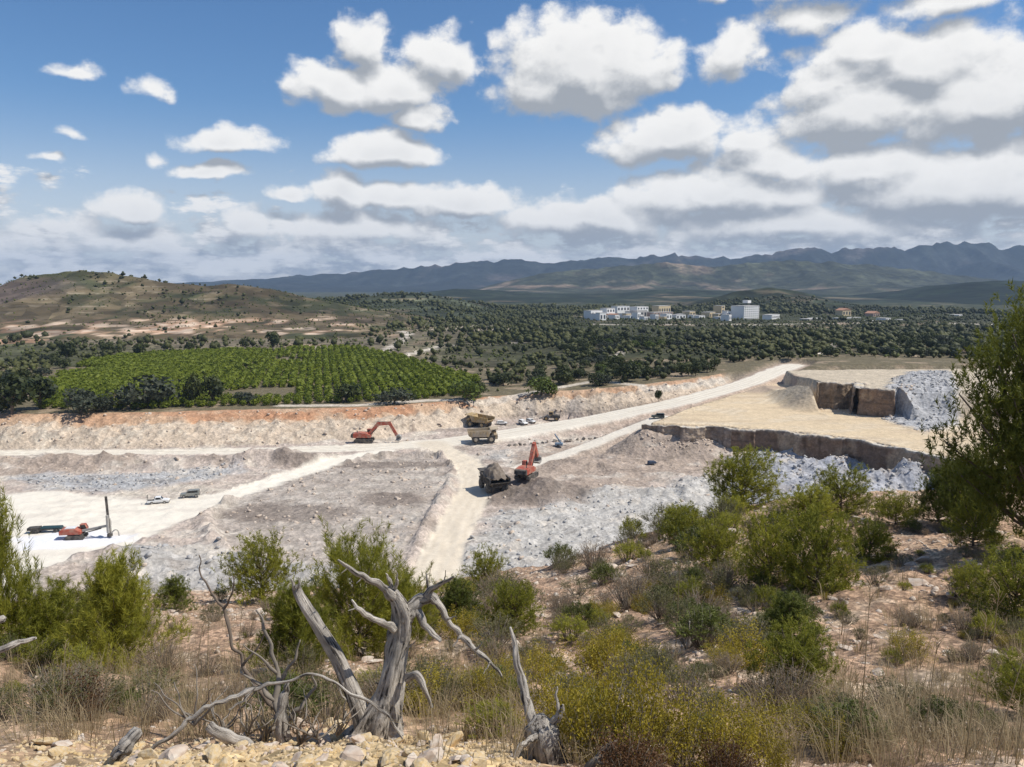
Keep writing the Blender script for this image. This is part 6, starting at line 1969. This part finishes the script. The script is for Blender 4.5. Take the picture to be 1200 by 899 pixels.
GD = "dead branches among the front rocks"
deadwood("dead_branch", "long pale bent branch arching over the rocks to the dead stump", "dead branch", [([(165, 889, -.1), (197, 866, -.06), (220, 843, -.02), (246, 828, 0), (270, 818, .02), (295, 808, .05), (320, 801, .07), (360, 790, .08), (395, 801, .08), (435, 823, .04), (457, 841, 0), (472, 866, -.05)], [2.2, 2.6, 2.8, 2.8, 2.8, 2.6, 1.9, 1.6, 1.7, 1.7, 1.6, 1.2]), ([(300, 806, .05), (285, 822, .02), (268, 832, 0)], [1.8, 1.3, .8]), ([(395, 801, .08), (405, 820, .1), (402, 845, .1)], [1.3, 1.1, .7])], 3.55, 41, grp=GD)
deadwood("dead_branch", "thin dark upright dead branch curving over the reddish bare slope", "dead branch", [([(322, 830, 0), (300, 806, .05), (284, 780, .1), (270, 745, .12), (262, 712, .15), (248, 695, .18), (236, 676, .2), (233, 650, .2)], [3, 2.6, 2.3, 2.1, 1.7, 1.3, 1.0, .6]), ([(262, 712, .15), (272, 695, .12), (274, 675, .1)], [1.6, 1.1, .5]), ([(284, 780, .1), (300, 762, .1), (312, 740, .08)], [1.8, 1.2, .6])], 4.0, 46, 'bark', GD)
deadwood("dead_branch", "tangle of grey dead twigs standing left of the stump's grey limb", "dead branch", [([(330, 850, 0), (322, 820, .05), (326, 790, .1), (318, 755, .12), (300, 715, .15)], [5, 4, 3, 2, 1]), ([(326, 800, .1), (340, 780, .1), (352, 750, .1)], [2.5, 1.8, .8]), ([(322, 820, .05), (300, 800, .05), (285, 790, .05)], [3, 2, 1]), ([(326, 790, .1), (305, 770, .05), (285, 755, 0)], [2, 1.4, .7]), ([(335, 845, 0), (352, 830, 0), (370, 805, .05), (366, 790, .05)], [3, 2.4, 1.6, .8]), ([(330, 850, 0), (312, 856, -.05), (300, 875, -.1)], [4, 3, 2])], 3.8, 51, 'twig', GD)
for q in range(7):
    bx_, by_ = [(228, 850), (262, 858), (290, 862), (312, 868), (372, 866), (395, 862), (352, 872)][q]
    segs = []
    for j in range(6):
        a_ = random.uniform(-1.1, 1.1); L_ = random.uniform(25, 75)
        ex, ey = bx_ + L_ * math.sin(a_), by_ - L_ * math.cos(a_)
        segs.append(([(bx_, by_, 0), (bx_ + (ex - bx_) * .5 + random.uniform(-6, 6), by_ + (ey - by_) * .5, random.uniform(-.1, .1)), (ex, ey, random.uniform(-.15, .2))], [1.5, 1.0, .4]))
    deadwood("dead_twigs", ["bare grey twigs left of the arching branch", "bare grey twigs under the arching branch's left half", "bare grey twigs by the lying broken log", "bare grey twigs behind the pale stub", "bare grey twigs at foot of the stump's left limb", "bare grey twigs touching the base of the dead stump", "bare grey twigs in front of the pale stub"][q], "twigs", segs, 3.75, 120 + q * 9, 'twig', GD, 5)
deadwood("dead_log", "short pale broken log among the yellow rocks at the bottom left", "dead log", [([(137, 888, -.02), (149, 872, 0), (163, 856, .03)], [8, 9, 6.5])], 3.05, 61, grp=GD, sides=14)
deadwood("dead_log", "grey broken log lying by the rocks left of the stump", "dead log", [([(246, 850, 0), (275, 868, -.02), (303, 888, -.05)], [6, 8, 7])], 3.5, 66, 'wood', GD, 12)
deadwood("dead_log", "short pale stub standing between the twigs and the dead stump", "dead log", [([(334, 868, 0), (330, 840, .02), (333, 815, .05), (338, 800, .06)], [8, 7.5, 6, 2])], 3.7, 71, grp=GD, sides=14)
deadwood("dead_branch", "dark forked branch end at the bottom centre right of the small stump", "dead branch", [([(680, 912, 0), (697, 892, 0), (712, 876, .02), (722, 868, .03)], [6, 5, 4, 2]), ([(697, 892, 0), (720, 895, -.02), (745, 899, -.03)], [3, 2.2, 1])], 3.1, 76, 'twig', GD)
deadwood("dead_branch", "pale bare branch poking in from the left edge", "dead branch", [([(-25, 775, 0), (5, 760, 0), (25, 752, .05), (42, 748, .08)], [4, 4, 3, 1.5]), ([(5, 725, 0), (-30, 735, 0)], [3.5, 5])], 7.0, 81, grp=GD)
deadwood("dead_branch", "short pale dead stem standing on the middle slope right of yellow bush", "dead branch", [([(806, 758, 0), (807, 745, 0), (808, 728, 0)], [3, 2.4, 1])], 8.6, 86, grp=GD)

# remove prototypes never placed
for p in list(PROTO_UNUSED):
    for c in list(p.children): bpy.data.objects.remove(c)
    bpy.data.objects.remove(p)

# ------------------------------------------------------------------ haze
V = [(-15000, -3000, -9), (15000, -3000, -9), (15000, 13500, -9), (-15000, 13500, -9), (-15000, -3000, 560), (15000, -3000, 560), (15000, 13500, 560), (-15000, 13500, 560)]
hz = mk("haze", V, np.array([[3, 2, 1, 0], [4, 5, 6, 7], [0, 1, 5, 4], [1, 2, 6, 5], [2, 3, 7, 6], [3, 0, 4, 7]]), None)
m, nt, o = newmat("pale_air")
pv = nt.nodes.new("ShaderNodeVolumePrincipled")
pv.inputs['Color'].default_value = (.50, .70, .98, 1)
pv.inputs['Density'].default_value = .00006
pv.inputs['Anisotropy'].default_value = .0
nt.links.new(pv.outputs[0], o.inputs['Volume'])
hz.data.materials.append(m)
tag(hz, "thin bluish haze over the plain and mountains", "haze", kind='stuff')
